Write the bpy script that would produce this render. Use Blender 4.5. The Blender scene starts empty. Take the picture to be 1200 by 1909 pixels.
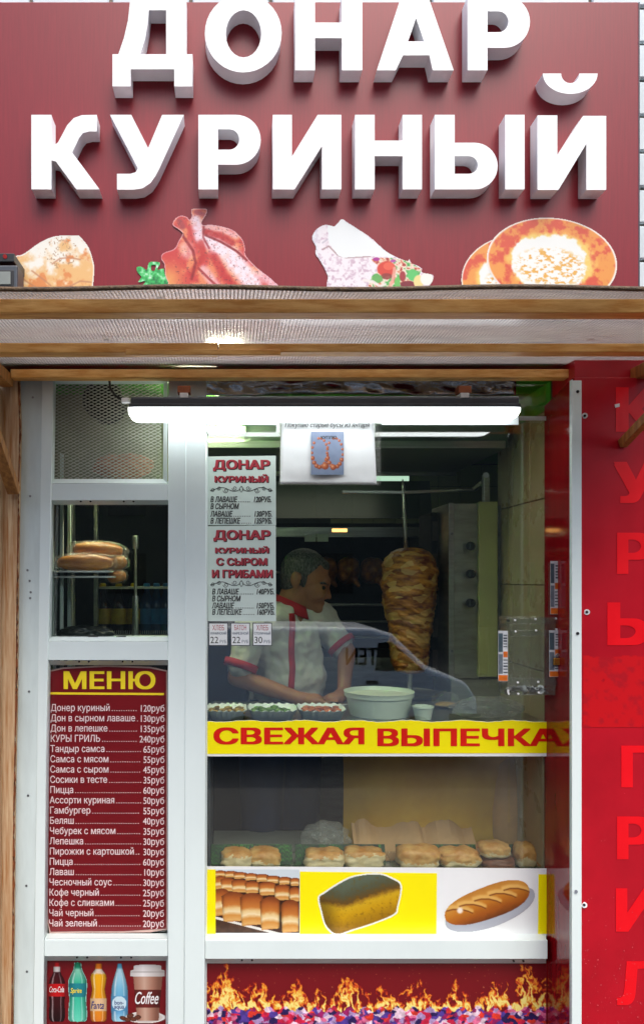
import bpy, bmesh, math, random
import numpy as np
from mathutils import Vector, Matrix, Euler

# ------------------------------------------------------------------ camera, sky, sun, exposure
SC = bpy.context.scene
COL = SC.collection
D = 2.45            # metres from the lens to the window glass (plane y = 0)
S0 = 580.0          # photograph pixels per metre at the glass
F = D * S0
XV, YH = 430.0, 1080.0   # vanishing point of the lines that run into the picture
HC = 1.60           # eye height
cam_d = bpy.data.cameras.new('camera'); cam = bpy.data.objects.new('camera', cam_d); COL.objects.link(cam)
cam.location = (0, -D, HC); cam.rotation_euler = (math.pi/2, 0, 0)
cam_d.sensor_fit = 'VERTICAL'; cam_d.sensor_height = 36.0; cam_d.lens = F/1909*36
cam_d.shift_x = (600-XV)/1909; cam_d.shift_y = (YH-954.5)/1909
cam_d.clip_start = 0.05; cam_d.clip_end = 600
SC.camera = cam

SUN_EL, SUN_AZ = math.radians(56), math.radians(164)
world = bpy.data.worlds.new('World'); SC.world = world; world.use_nodes = True
wn = world.node_tree.nodes; wl = world.node_tree.links
bg = wn['Background']
sky = wn.new('ShaderNodeTexSky'); sky.sky_type = 'NISHITA'; sky.sun_disc = False
sky.sun_elevation = SUN_EL; sky.sun_rotation = SUN_AZ
sky.air_density = 1.0; sky.dust_density = 4.0; sky.ozone_density = 1.0
wl.new(sky.outputs['Color'], bg.inputs['Color']); bg.inputs['Strength'].default_value = 0.15
sun_d = bpy.data.lights.new('sun', 'SUN'); sun_d.energy = 1.1; sun_d.angle = math.radians(40); sun_d.color = (1.0, .97, .93)
sun = bpy.data.objects.new('sun', sun_d); COL.objects.link(sun); sun.location = (2, -6, 9)
sdir = Vector((math.sin(SUN_AZ)*math.cos(SUN_EL), math.cos(SUN_AZ)*math.cos(SUN_EL), math.sin(SUN_EL)))
sun.rotation_euler = sdir.to_track_quat('Z', 'Y').to_euler()
vs = SC.view_settings
vs.view_transform = 'Standard'; vs.look = 'None'; vs.gamma = 1.0; vs.use_curve_mapping = False
vs.exposure = 0.95
SC.cycles.use_denoising = True
SC.cycles.max_bounces = 12; SC.cycles.transparent_max_bounces = 24; SC.cycles.diffuse_bounces = 4
SC.cycles.glossy_bounces = 5; SC.cycles.transmission_bounces = 8
SC.cycles.caustics_reflective = False; SC.cycles.caustics_refractive = False
SC.cycles.sample_clamp_indirect = 6.0
random.seed(7); RNG = np.random.default_rng(11)

# ------------------------------------------------------------------ helpers
def S(Y): return F/(Y+D)
def PX(px, Y): return (px-XV)/S(Y)
def PZ(py, Y): return HC+(YH-py)/S(Y)
def P(px, py, Y): return Vector((PX(px, Y), Y, PZ(py, Y)))
def lin(c):
    c = np.asarray(c, float)
    return np.where(c <= .04045, c/12.92, ((c+.055)/1.055)**2.4)
def rgb(r, g, b): return tuple(float(v) for v in lin(np.array([r, g, b])/255.0))

def mat(name, col, rough=.5, var=.12, scale=14, bump=0.0, metal=0.0, spec=.5, stretch=(1, 1, 1), bscale=None, col2=None, lo=.35, hi=.65, coat=0.0, coat_r=.05):
    """procedural surface: base colour broken up by stretched noise, rough/relief from noise"""
    m = bpy.data.materials.new(name); m.use_nodes = True
    n, l = m.node_tree.nodes, m.node_tree.links
    b = n['Principled BSDF']; b.inputs['Metallic'].default_value = metal
    b.inputs['Specular IOR Level'].default_value = spec; b.inputs['Coat Weight'].default_value = coat; b.inputs['Coat Roughness'].default_value = coat_r
    tc = n.new('ShaderNodeTexCoord'); mp = n.new('ShaderNodeMapping'); mp.inputs['Scale'].default_value = stretch
    l.new(tc.outputs['Object'], mp.inputs['Vector'])
    nz = n.new('ShaderNodeTexNoise'); nz.inputs['Scale'].default_value = scale; nz.inputs['Detail'].default_value = 6; nz.inputs['Roughness'].default_value = .6
    l.new(mp.outputs['Vector'], nz.inputs['Vector'])
    cr = n.new('ShaderNodeValToRGB'); cr.color_ramp.elements[0].position = lo; cr.color_ramp.elements[1].position = hi
    c2 = col2 if col2 is not None else tuple(min(1, v*(1+var)) for v in col)
    c1 = col if col2 is not None else tuple(v*(1-var) for v in col)
    cr.color_ramp.elements[0].color = (*c1, 1); cr.color_ramp.elements[1].color = (*c2, 1)
    l.new(nz.outputs['Fac'], cr.inputs['Fac']); l.new(cr.outputs['Color'], b.inputs['Base Color'])
    mr = n.new('ShaderNodeMapRange'); mr.inputs['To Min'].default_value = max(0, rough*.8); mr.inputs['To Max'].default_value = min(1, rough*1.2)
    l.new(nz.outputs['Fac'], mr.inputs['Value']); l.new(mr.outputs['Result'], b.inputs['Roughness'])
    if bump:
        nb = n.new('ShaderNodeTexNoise'); nb.inputs['Scale'].default_value = bscale or scale*3; nb.inputs['Detail'].default_value = 5
        l.new(mp.outputs['Vector'], nb.inputs['Vector'])
        bp = n.new('ShaderNodeBump'); bp.inputs['Strength'].default_value = bump; bp.inputs['Distance'].default_value = .01
        l.new(nb.outputs['Fac'], bp.inputs['Height']); l.new(bp.outputs['Normal'], b.inputs['Normal'])
    return m

def glass_mat(name, tint, rough=0.0, ior=1.45, film=0.0, film_col=(.8, .85, .8), crinkle=0.0, through=.5):
    """thin clear sheet: tinted transmission, Fresnel mirror on top, optional milky film"""
    m = bpy.data.materials.new(name); m.use_nodes = True
    n, l = m.node_tree.nodes, m.node_tree.links; n.remove(n['Principled BSDF']); out = n['Material Output']
    t = n.new('ShaderNodeBsdfTransparent'); t.inputs['Color'].default_value = (*tint, 1)
    base = t.outputs[0]
    if film:
        d = n.new('ShaderNodeBsdfDiffuse'); d.inputs['Color'].default_value = (*film_col, 1)
        tl = n.new('ShaderNodeBsdfTranslucent'); tl.inputs['Color'].default_value = (*film_col, 1)
        ad = n.new('ShaderNodeMixShader'); ad.inputs[0].default_value = through; l.new(d.outputs[0], ad.inputs[1]); l.new(tl.outputs[0], ad.inputs[2])
        nz = n.new('ShaderNodeTexNoise'); nz.inputs['Scale'].default_value = 9; nz.inputs['Detail'].default_value = 6
        mr = n.new('ShaderNodeMapRange'); mr.inputs['From Min'].default_value = .3; mr.inputs['From Max'].default_value = .7
        mr.inputs['To Min'].default_value = film*.55; mr.inputs['To Max'].default_value = film*1.45
        l.new(nz.outputs['Fac'], mr.inputs['Value'])
        mx = n.new('ShaderNodeMixShader'); l.new(mr.outputs['Result'], mx.inputs[0]); l.new(t.outputs[0], mx.inputs[1]); l.new(ad.outputs[0], mx.inputs[2])
        base = mx.outputs[0]
    g = n.new('ShaderNodeBsdfGlossy'); g.inputs['Roughness'].default_value = rough; g.inputs['Color'].default_value = (1, 1, 1, 1)
    if crinkle:
        tc = n.new('ShaderNodeTexCoord'); nb = n.new('ShaderNodeTexNoise'); nb.inputs['Scale'].default_value = 55; nb.inputs['Detail'].default_value = 3; nb.inputs['Distortion'].default_value = 1.5
        l.new(tc.outputs['Object'], nb.inputs['Vector']); bp = n.new('ShaderNodeBump'); bp.inputs['Strength'].default_value = crinkle; bp.inputs['Distance'].default_value = .02
        l.new(nb.outputs['Fac'], bp.inputs['Height']); l.new(bp.outputs['Normal'], g.inputs['Normal'])
    f = n.new('ShaderNodeFresnel'); ge = n.new('ShaderNodeNewGeometry')
    io = n.new('ShaderNodeMapRange'); io.inputs['To Min'].default_value = ior; io.inputs['To Max'].default_value = 1/ior   # same mirror from both sides
    l.new(ge.outputs['Backfacing'], io.inputs['Value']); l.new(io.outputs['Result'], f.inputs['IOR'])
    mm = n.new('ShaderNodeMixShader'); l.new(f.outputs[0], mm.inputs[0]); l.new(base, mm.inputs[1]); l.new(g.outputs[0], mm.inputs[2])
    l.new(mm.outputs[0], out.inputs['Surface'])
    return m

def emit_mat(name, col, strength):
    m = bpy.data.materials.new(name); m.use_nodes = True
    b = m.node_tree.nodes['Principled BSDF']; b.inputs['Base Color'].default_value = (*col, 1)
    b.inputs['Emission Color'].default_value = (*col, 1); b.inputs['Emission Strength'].default_value = strength
    return m

def link(o, parent=None):
    COL.objects.link(o)
    if parent is not None: o.parent = parent
    return o
def tag(o, label=None, cat=None, group=None, kind=None):
    if label: o['label'] = label
    if cat: o['category'] = cat
    if group: o['group'] = group
    if kind: o['kind'] = kind
    return o
def thing(name, label, cat, loc=(0, 0, 0), group=None, rot=(0, 0, 0)):
    o = bpy.data.objects.new(name, None); o.location = loc; o.rotation_euler = rot; o.empty_display_size = .05
    link(o); return tag(o, label, cat, group)
def rel(o):
    """world to local offset of an unrotated parent"""
    v = Vector((0, 0, 0))
    while o is not None: v += o.location; o = o.parent
    return v
def obj(name, verts, faces, m, parent=None, smooth=False):
    off = rel(parent)
    me = bpy.data.meshes.new(name)
    me.from_pydata([tuple(Vector(v)-off) for v in verts], [], faces); me.update()
    if m is not None: me.materials.append(m)
    if smooth: me.polygons.foreach_set('use_smooth', [True]*len(me.polygons))
    return link(bpy.data.objects.new(name, me), parent)
def from_bm(name, bm, m, parent=None, smooth=False, bevel=0, seg=2):
    bmesh.ops.recalc_face_normals(bm, faces=bm.faces)
    off = rel(parent)
    if off.length: bmesh.ops.translate(bm, verts=bm.verts, vec=-off)
    me = bpy.data.meshes.new(name); bm.to_mesh(me); bm.free()
    for x in (m if isinstance(m, (list, tuple)) else [m]): me.materials.append(x)
    if smooth: me.polygons.foreach_set('use_smooth', [True]*len(me.polygons))
    o = link(bpy.data.objects.new(name, me), parent)
    if bevel:
        md = o.modifiers.new('bevel', 'BEVEL'); md.width = bevel; md.segments = seg; md.limit_method = 'ANGLE'
    return o
def add_box(bm, x0, x1, y0, y1, z0, z1, M=None):
    vs_ = [bm.verts.new(v) for v in ((x0,y0,z0),(x1,y0,z0),(x1,y1,z0),(x0,y1,z0),(x0,y0,z1),(x1,y0,z1),(x1,y1,z1),(x0,y1,z1))]
    if M is not None:
        for v in vs_: v.co = M @ v.co
    fs = [bm.faces.new([vs_[i] for i in f]) for f in ((0,3,2,1),(4,5,6,7),(0,1,5,4),(1,2,6,5),(2,3,7,6),(3,0,4,7))]
    return vs_, fs
def box(name, x0, x1, y0, y1, z0, z1, m, parent=None, bevel=0.0, seg=2):
    bm = bmesh.new(); add_box(bm, min(x0,x1), max(x0,x1), min(y0,y1), max(y0,y1), min(z0,z1), max(z0,z1))
    return from_bm(name, bm, m, parent, bevel=bevel, seg=seg)
def pbox(name, px0, px1, py0, py1, Y0, Y1, m, parent=None, bevel=0.0, seg=2):
    """box whose FRONT face (nearer plane Y0) covers the given pixels of the photograph"""
    return box(name, PX(px0, Y0), PX(px1, Y0), Y0, Y1, PZ(py1, Y0), PZ(py0, Y0), m, parent, bevel, seg)
def add_tube(bm, p0, p1, r0, r1=None, seg=12, caps=True):
    p0, p1 = Vector(p0), Vector(p1); d = p1-p0
    M = Matrix.Translation((p0+p1)/2) @ d.to_track_quat('Z', 'Y').to_matrix().to_4x4()
    bmesh.ops.create_cone(bm, cap_ends=caps, segments=seg, radius1=r0, radius2=r0 if r1 is None else r1, depth=d.length, matrix=M)
def add_ball(bm, c, r, sub=2, sc=(1, 1, 1), rot=None):
    M = Matrix.Translation(c) @ (rot.to_matrix().to_4x4() if rot else Matrix()) @ Matrix.Diagonal((*sc, 1))
    bmesh.ops.create_icosphere(bm, subdivisions=sub, radius=r, matrix=M)
def tube(name, p0, p1, r0, m, parent=None, r1=None, seg=14, smooth=True):
    bm = bmesh.new(); add_tube(bm, p0, p1, r0, r1, seg); o = from_bm(name, bm, m, parent)
    if smooth: shade(o)
    return o
def shade(o, ang=40):
    me = o.data; me.polygons.foreach_set('use_smooth', [True]*len(me.polygons))
    try: me.set_sharp_from_angle(angle=math.radians(ang))
    except Exception: pass
    return o
def path_tube(name, pts, r, m, parent=None, seg=8, closed=False):
    """round bar along a polyline"""
    pts = [Vector(p) for p in pts]; n = len(pts); vs_, fs = [], []
    for i, p in enumerate(pts):
        a = pts[(i-1) % n] if closed else pts[max(i-1, 0)]; b = pts[(i+1) % n] if closed else pts[min(i+1, n-1)]
        q = (b-a).to_track_quat('Z', 'Y')
        rr = r(i/(n-1)) if callable(r) else r
        for k in range(seg):
            t = 2*math.pi*k/seg; vs_.append(p + q @ Vector((math.cos(t)*rr, math.sin(t)*rr, 0)))
    for i in range(n if closed else n-1):
        for k in range(seg):
            j = (i+1) % n
            fs.append((i*seg+k, i*seg+(k+1) % seg, j*seg+(k+1) % seg, j*seg+k))
    if not closed: fs += [tuple(range(seg))[::-1], tuple((n-1)*seg+k for k in range(seg))]
    return obj(name, vs_, fs, m, parent, smooth=True)
def lathe(name, prof, c, m, parent=None, seg=28, fn=None):
    vs_, fs = [], []
    for i, (r, z) in enumerate(prof):
        for k in range(seg):
            t = 2*math.pi*k/seg; rr = r*(fn(t, z) if fn else 1)
            vs_.append((c[0]+rr*math.cos(t), c[1]+rr*math.sin(t), c[2]+z))
    for i in range(len(prof)-1):
        for k in range(seg):
            fs.append((i*seg+k, i*seg+(k+1) % seg, (i+1)*seg+(k+1) % seg, (i+1)*seg+k))
    fs += [tuple(range(seg))[::-1], tuple((len(prof)-1)*seg+k for k in range(seg))]
    return shade(obj(name, vs_, fs, m, parent))

def smooth_loop(pts, n=8, closed=True):
    """Catmull-Rom through the points; a point given as (x, y, 1) stays a sharp corner"""
    out = []; N = len(pts)
    for i in range(N if closed else N-1):
        g = lambda k: pts[(k) % N] if closed else pts[min(max(k, 0), N-1)]
        p0, p1, p2, p3 = g(i-1), g(i), g(i+1), g(i+2)
        if len(p1) > 2: p0 = p1
        if len(p2) > 2: p3 = p2
        for k in range(n):
            t = k/n
            out.append(tuple(.5*((2*p1[a]) + (-p0[a]+p2[a])*t + (2*p0[a]-5*p1[a]+4*p2[a]-p3[a])*t*t + (-p0[a]+3*p1[a]-3*p2[a]+p3[a])*t**3) for a in (0, 1)))
    if not closed: out.append(tuple(pts[-1][:2]))
    return out
def arc(cx, cy, rx, ry, a0, a1, n=16):
    return [(cx+rx*math.cos(math.radians(a0+(a1-a0)*k/n)), cy+ry*math.sin(math.radians(a0+(a1-a0)*k/n))) for k in range(n+1)]

def curve_mesh(loops, depth=0.0, bevel=0.0):
    """filled outline (with holes) as a mesh in its own x, z plane, facing -y"""
    cu = bpy.data.curves.new('outline', 'CURVE'); cu.dimensions = '2D'; cu.fill_mode = 'BOTH' if depth else 'FRONT'
    cu.extrude = depth/2; cu.bevel_depth = bevel; cu.bevel_resolution = 1
    for lp in loops:
        sp = cu.splines.new('POLY'); sp.points.add(len(lp)-1); sp.use_cyclic_u = True
        for q, (x, y) in zip(sp.points, lp): q.co = (x, y, 0, 1)
    return curve_to_mesh(cu)
def curve_to_mesh(cu):
    o = bpy.data.objects.new('tmp', cu)
    me = bpy.data.meshes.new_from_object(o)
    bpy.data.objects.remove(o); bpy.data.curves.remove(cu)
    n = len(me.vertices); co = np.empty(n*3); me.vertices.foreach_get('co', co); co = co.reshape(-1, 3)
    me.vertices.foreach_set('co', np.stack([co[:, 0], -co[:, 2], co[:, 1]], 1).ravel()); me.update()
    return me
def plate(name, loops_px, Yf, depth, m, parent=None, bevel=0.0):
    """solid cut-out: outline in photo pixels on its front plane Yf, real thickness behind it"""
    loops = [[(PX(p[0], Yf), PZ(p[1], Yf)) for p in lp] for lp in loops_px]
    me = curve_mesh(loops, depth, bevel); me.name = name; me.materials.clear(); me.materials.append(m)
    o = link(bpy.data.objects.new(name, me), parent)
    o.location = Vector((0, Yf+depth/2, 0))-rel(parent)
    return o
def text_mesh(s, bold=0.0, shear=0.0):
    key = (s, round(bold, 4), shear)
    if key not in TEXTS:
        me = glyph_mesh(s, shear)
        if bold:      # heavier strokes: overprinted copies, each a hair in front of the last
            co = mesh_co(me); fs = [tuple(p.vertices) for p in me.polygons]; n = len(co); V, Fc = [], []
            offs = [(-1, 0), (-.33, .5), (.33, -.5), (1, 0)] if bold < .03 else [(-1, -.5), (-1, .5), (-.5, 0), (0, .5), (0, -.5), (.5, 0), (1, .5), (1, -.5)]
            for i, (a, b) in enumerate(offs):
                V.append(co+np.array([a*bold, 0, b*bold])); V[-1][:, 1] = -i; Fc += [tuple(q+i*n for q in f) for f in fs]
            me = bpy.data.meshes.new('writing'); me.from_pydata([tuple(v) for v in np.concatenate(V)], [], Fc); me.update()
        TEXTS[key] = me
    return TEXTS[key].copy()
TEXTS = {}
DG = bpy.context.evaluated_depsgraph_get()
def fill_nonzero(loops):
    """quads that fill overlapping outlines by winding number (letters drawn as overlapping strokes)"""
    E = []
    for lp in loops:
        for (x0, y0), (x1, y1) in zip(lp, lp[1:]+lp[:1]):
            if abs(y1-y0) > 1e-9: E.append((x0, y0, x1, y1, 1) if y1 > y0 else (x1, y1, x0, y0, -1))
    ysl = {round(v, 5) for e in E for v in (e[1], e[3])}
    A = np.array([e[:4] for e in E])
    for i in range(len(E)):
        x0, y0, x1, y1 = A[i]; d = A[i+1:]
        if not len(d): break
        rx, ry = x1-x0, y1-y0; sx_, sy_ = d[:, 2]-d[:, 0], d[:, 3]-d[:, 1]; den = rx*sy_-ry*sx_
        with np.errstate(all='ignore'):
            t = ((d[:, 0]-x0)*sy_-(d[:, 1]-y0)*sx_)/den; u = ((d[:, 0]-x0)*ry-(d[:, 1]-y0)*rx)/den
        k = (np.abs(den) > 1e-12) & (t > 0) & (t < 1) & (u > 0) & (u < 1)
        ysl |= {round(float(v), 5) for v in y0+t[k]*ry}
    ysl = sorted(ysl); V, Fc = [], []
    for ya, yb in zip(ysl[:-1], ysl[1:]):
        if yb-ya < 2e-5: continue
        ym = (ya+yb)/2; cr = []
        for x0, y0, x1, y1, w in E:
            if y0 < ym < y1: f = lambda y: x0+(x1-x0)*(y-y0)/(y1-y0); cr.append((f(ym), f(ya), f(yb), w))
        cr.sort(); w = 0
        for c, n in zip(cr, cr[1:]):
            w += c[3]
            if w:
                b = len(V); V += [(c[1], 0, ya), (n[1], 0, ya), (n[2], 0, yb), (c[2], 0, yb)]; Fc.append((b, b+1, b+2, b+3))
    return V, Fc
def glyph_mesh(s, shear):
    cu = bpy.data.curves.new('writing', 'FONT'); cu.body = s; cu.size = 1; cu.shear = shear
    o = bpy.data.objects.new('tmp', cu); c = o.to_curve(DG); chars = {}
    for sp in c.splines:
        bp_ = list(sp.bezier_points); pts = []
        for a, b in zip(bp_, bp_[1:]+bp_[:1]):
            straight = (a.handle_right-a.co).cross(b.co-a.co).length < 1e-6 and (b.handle_left-b.co).cross(b.co-a.co).length < 1e-6
            for t in ((0,) if straight else (0, .25, .5, .75)):
                q = a.co*(1-t)**3+a.handle_right*3*t*(1-t)**2+b.handle_left*3*t*t*(1-t)+b.co*t**3; pts.append((q.x, q.y))
        chars.setdefault(sp.character_index, []).append(pts)
    o.to_curve_clear(); bpy.data.objects.remove(o); bpy.data.curves.remove(cu)
    V, Fc = [], []
    for lps in chars.values():
        v, f = fill_nonzero(lps); b = len(V); V += v; Fc += [tuple(b+i for i in q) for q in f]
    me = bpy.data.meshes.new('writing'); me.from_pydata(V, [], Fc); me.update(); return me
def mesh_co(me):
    co = np.empty(len(me.vertices)*3); me.vertices.foreach_get('co', co); return co.reshape(-1, 3)
def text(name, s, px0, px1, pyt, pyb, Y, m, parent=None, bold=0.0, shear=0.0, depth=0):
    """writing fitted to a pixel rectangle of the photograph on the plane Y"""
    me = text_mesh(s, bold, shear); co = mesh_co(me)
    x0, x1, z0, z1 = co[:, 0].min(), co[:, 0].max(), co[:, 2].min(), co[:, 2].max()
    X0, X1, Z0, Z1 = PX(px0, Y), PX(px1, Y), PZ(pyb, Y), PZ(pyt, Y); off = rel(parent)
    co2 = np.stack([X0+(co[:, 0]-x0)/(x1-x0)*(X1-X0)-off.x, Y-off.y+co[:, 1]*4e-5, Z0+(co[:, 2]-z0)/(z1-z0)*(Z1-Z0)-off.z], 1)
    me.vertices.foreach_set('co', co2.ravel()); me.materials.clear(); me.materials.append(m); me.update(); me.name = name
    return link(bpy.data.objects.new(name, me), parent)
def join_meshes(name, items, m, parent=None):
    """items: (mesh, dx, dz, sx, sz, Y) writing runs merged into one printed line"""
    vs_, fs = [], []; off = rel(parent)
    for me, dx, dz, sx, sz, Y in items:
        b = len(vs_); co = mesh_co(me)
        vs_ += [(dx+c[0]*sx-off.x, Y-off.y+c[1]*4e-5, dz+c[2]*sz-off.z) for c in co]
        fs += [tuple(b+i for i in p.vertices) for p in me.polygons]
    me = bpy.data.meshes.new(name); me.from_pydata(vs_, [], fs); me.materials.append(m)
    return link(bpy.data.objects.new(name, me), parent)

# ---- numpy picture painter for printed photographs (flat print on stickers and posters)
GRIDS = {}
def vnoise(x, y, seed):
    r = GRIDS.setdefault(seed, None) if seed in GRIDS else GRIDS.setdefault(seed, np.random.default_rng(seed).random((64, 64)))
    xi, yi = np.floor(x).astype(int), np.floor(y).astype(int); fx, fy = x-xi, y-yi
    fx, fy = fx*fx*(3-2*fx), fy*fy*(3-2*fy)
    g = lambda a, b: r[(b) % 64, (a) % 64]
    return (g(xi, yi)*(1-fx)+g(xi+1, yi)*fx)*(1-fy)+(g(xi, yi+1)*(1-fx)+g(xi+1, yi+1)*fx)*fy
def fbm(x, y, sc, seed, oc=4):
    t = np.zeros_like(x); a, tot = 1.0, 0.0
    for k in range(oc):
        t += a*vnoise(x*2**k/sc, y*2**k/sc, seed+k); tot += a; a *= .55
    return t/tot
def inside(x, y, poly):
    c = np.zeros(x.shape, bool); n = len(poly)
    for i in range(n):
        x0, y0 = poly[i][:2]; x1, y1 = poly[(i+1) % n][:2]
        if y0 == y1: continue
        k = ((y0 > y) != (y1 > y)) & (x < (x1-x0)*(y-y0)/(y1-y0)+x0); c ^= k
    return c
def dist_line(x, y, pts):
    d = np.full(x.shape, 1e9)
    for (x0, y0), (x1, y1) in zip(pts[:-1], pts[1:]):
        dx, dy = x1-x0, y1-y0; t = np.clip(((x-x0)*dx+(y-y0)*dy)/(dx*dx+dy*dy+1e-9), 0, 1)
        d = np.minimum(d, np.hypot(x-x0-t*dx, y-y0-t*dy))
    return d
def mixc(a, b, t):
    t = np.clip(t, 0, 1)[..., None]; return a*(1-t)+b*t
def C(r, g, b): return np.array([r, g, b], float)/255
def sst(a, b, x):
    t = np.clip((x-a)/(b-a), 0, 1); return t*t*(3-2*t)
def ramp(t, stops):
    t = np.clip(t, 0, 1); xs = [s[0] for s in stops]
    return np.stack([np.interp(t, xs, [s[1][k]/255 for s in stops]) for k in range(3)], -1)

def print_material(name, rough=.35):
    m = bpy.data.materials.new(name); m.use_nodes = True; n, l = m.node_tree.nodes, m.node_tree.links
    a = n.new('ShaderNodeVertexColor'); a.layer_name = 'print'
    b = n['Principled BSDF']; b.inputs['Roughness'].default_value = rough
    l.new(a.outputs['Color'], b.inputs['Base Color']); return m
PRINT = print_material('printed_picture'); PRINT_GLOSS = print_material('printed_picture_gloss', .18)
def picture(name, px0, px1, py0, py1, Y, fn, parent=None, step=1.0, m=None, albedo=.82):
    """flat printed picture: a fine grid on plane Y whose print is computed by fn(x, y) in photo pixels"""
    nx, ny = int((px1-px0)/step)+1, int((py1-py0)/step)+1
    gx, gy = np.meshgrid(np.linspace(px0, px1, nx), np.linspace(py0, py1, ny))
    r = fn(gx, gy); col, al = r if isinstance(r, tuple) else (r, np.ones(gx.shape, bool))
    off = rel(parent)
    co = np.stack([(gx-XV)/S(Y)-off.x, np.full(gx.shape, Y-off.y), HC+(YH-gy)/S(Y)-off.z], -1).reshape(-1, 3)
    idx = np.arange(nx*ny).reshape(ny, nx)
    q = np.stack([idx[:-1, :-1], idx[1:, :-1], idx[1:, 1:], idx[:-1, 1:]], -1).reshape(-1, 4)
    af = al.reshape(-1); q = q[af[q].sum(1) >= 3]
    used = np.unique(q); remap = np.full(nx*ny, -1); remap[used] = np.arange(len(used))
    co, q = co[used], remap[q]; cc = lin(np.clip(col.reshape(-1, 3)[used], 0, 1))*albedo
    me = bpy.data.meshes.new(name); me.vertices.add(len(co)); me.vertices.foreach_set('co', co.ravel())
    me.loops.add(q.size); me.loops.foreach_set('vertex_index', q.ravel()); me.polygons.add(len(q))
    me.polygons.foreach_set('loop_start', np.arange(0, q.size, 4)); me.polygons.foreach_set('loop_total', np.full(len(q), 4)); me.update(calc_edges=True)
    ca = me.color_attributes.new('print', 'FLOAT_COLOR', 'POINT'); ca.data.foreach_set('color', np.concatenate([cc, np.ones((len(cc), 1))], 1).ravel())
    me.materials.append(m or PRINT)
    return link(bpy.data.objects.new(name, me), parent)
# ------------------------------------------------------------------ materials
M = {}
M['white_acrylic'] = mat('white_acrylic', (.82, .83, .84), .35, .02, 6)
M['letter_side'] = mat('letter_side', (.78, .79, .82), .5, .06, 9, stretch=(1, 1, .4))
M['maroon'] = mat('maroon_panel', rgb(122, 14, 28), .34, .09, 30, stretch=(6, 1, .25), spec=.42)
M['maroon_print'] = mat('maroon_print', rgb(112, 14, 22), .3, .05, 8)
M['pvc'] = mat('white_pvc', (.69, .78, .765), .32, .035, 3, stretch=(1, 1, .5), bump=.02, bscale=60)
M['pvc_old'] = mat('weathered_pvc', (.57, .66, .65), .45, .09, 7, stretch=(2, 1, .4), bump=.04, bscale=40)
M['dark_hole'] = mat('dark_hole', (.01, .01, .01), .8)
M['wood'] = mat('varnished_pine', rgb(206, 138, 52), .45, .3, 9, stretch=(1.2, 8, 8), bump=.12, bscale=16, col2=rgb(238, 186, 108))
M['wood_v'] = mat('varnished_pine_upright', rgb(140, 88, 38), .55, .3, 9, stretch=(8, 8, 1.2), bump=.15, bscale=16, col2=rgb(190, 130, 64))
M['wood_peel'] = mat('peeling_board', rgb(160, 108, 58), .75, .3, 10, stretch=(14, 14, .7), bump=.25, bscale=22, col2=rgb(206, 184, 150), lo=.32, hi=.72)
M['foam'] = mat('orange_foam', rgb(120, 62, 22), .9, .3, 60, bump=.6)
M['brick'] = mat('white_glazed_brick', rgb(196, 208, 214), .45, .07, 10, bump=.08)
M['mortar'] = mat('grey_mortar', rgb(120, 114, 104), .9, .2, 40, bump=.4)
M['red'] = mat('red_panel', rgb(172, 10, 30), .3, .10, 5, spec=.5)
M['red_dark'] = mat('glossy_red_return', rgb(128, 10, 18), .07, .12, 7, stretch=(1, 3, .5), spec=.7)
M['red_letter'] = mat('red_film', rgb(226, 8, 24), .32, .05, 6)
M['red_smear'] = mat('red_film_residue', rgb(205, 14, 22), .4, .25, 12)
M['steel_dark'] = mat('dark_grey_plastic', rgb(58, 64, 72), .42, .1, 12)
M['black'] = mat('black_plastic', rgb(20, 21, 23), .4, .15, 12)
M['black_matt'] = mat('matt_black', rgb(12, 12, 12), .85, .3, 12)  # even matt black shared by oven, burner side, cabinet back and duct
M['steel'] = mat('brushed_steel', (.52, .53, .50), .3, .12, 8, metal=1, stretch=(.4, 1, 14))
M['steel_old'] = mat('greasy_steel', (.42, .43, .38), .38, .2, 6, metal=1, stretch=(1, 1, 5), bump=.05)
M['zinc'] = mat('galvanised_metal', (.62, .63, .62), .45, .1, 30, metal=.8)
M['alu_mesh'] = mat('grey_expanded_metal', rgb(186, 188, 176), .5, .1, 30, metal=.1)
M['screw'] = mat('screw_metal', rgb(140, 142, 145), .35, .1, 30, metal=.9)
M['washer'] = mat('white_washer', rgb(225, 225, 225), .4, .05, 30)
M['glass'] = glass_mat('window_glass', (.945, .985, .955), 0.0, 1.82)
M['acrylic'] = glass_mat('scuffed_acrylic', (.93, .94, .93), .04, 1.45, film=.045, film_col=(.62, .66, .62))
M['bag'] = glass_mat('thin_plastic_bag', (.96, .96, .94), .10, 1.6, film=.05, film_col=(.8, .8, .78), crinkle=.8)
M['bag_milky'] = glass_mat('milky_plastic_bag', (.9, .9, .88), .16, 1.5, film=.22, film_col=(.8, .8, .74), crinkle=.8)
M['poly'] = glass_mat('hollow_polycarbonate', (.90, .90, .90), .25, 1.4, film=.5, film_col=(.96, .95, .95), through=.72)
M['poly_rib'] = glass_mat('polycarbonate_web', (.5, .5, .5), .2, 1.5, film=.75, film_col=(.62, .61, .60), through=.6)
M['paper'] = mat('white_paper', (.74, .76, .76), .6, .03, 6)
M['ink'] = mat('black_ink', rgb(18, 20, 20), .5, .1)
M['yellow'] = mat('yellow_print', rgb(240, 226, 0), .3, .03, 4)
M['red_ink'] = mat('red_ink', rgb(205, 22, 8), .3, .06, 6)
M['yellow_ink'] = mat('yellow_ink', rgb(240, 215, 40), .35, .05, 6)
M['pink_ink'] = mat('pale_ink', rgb(226, 205, 205), .4, .03, 6)
M['maroon_ink'] = mat('maroon_ink', rgb(168, 52, 64), .4, .1, 8)
M['orange_ink'] = mat('orange_ink', rgb(222, 104, 24), .4, .05, 8)
M['blue_ink'] = mat('blue_grey_ink', rgb(70, 88, 110), .4, .3, 60)
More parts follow.
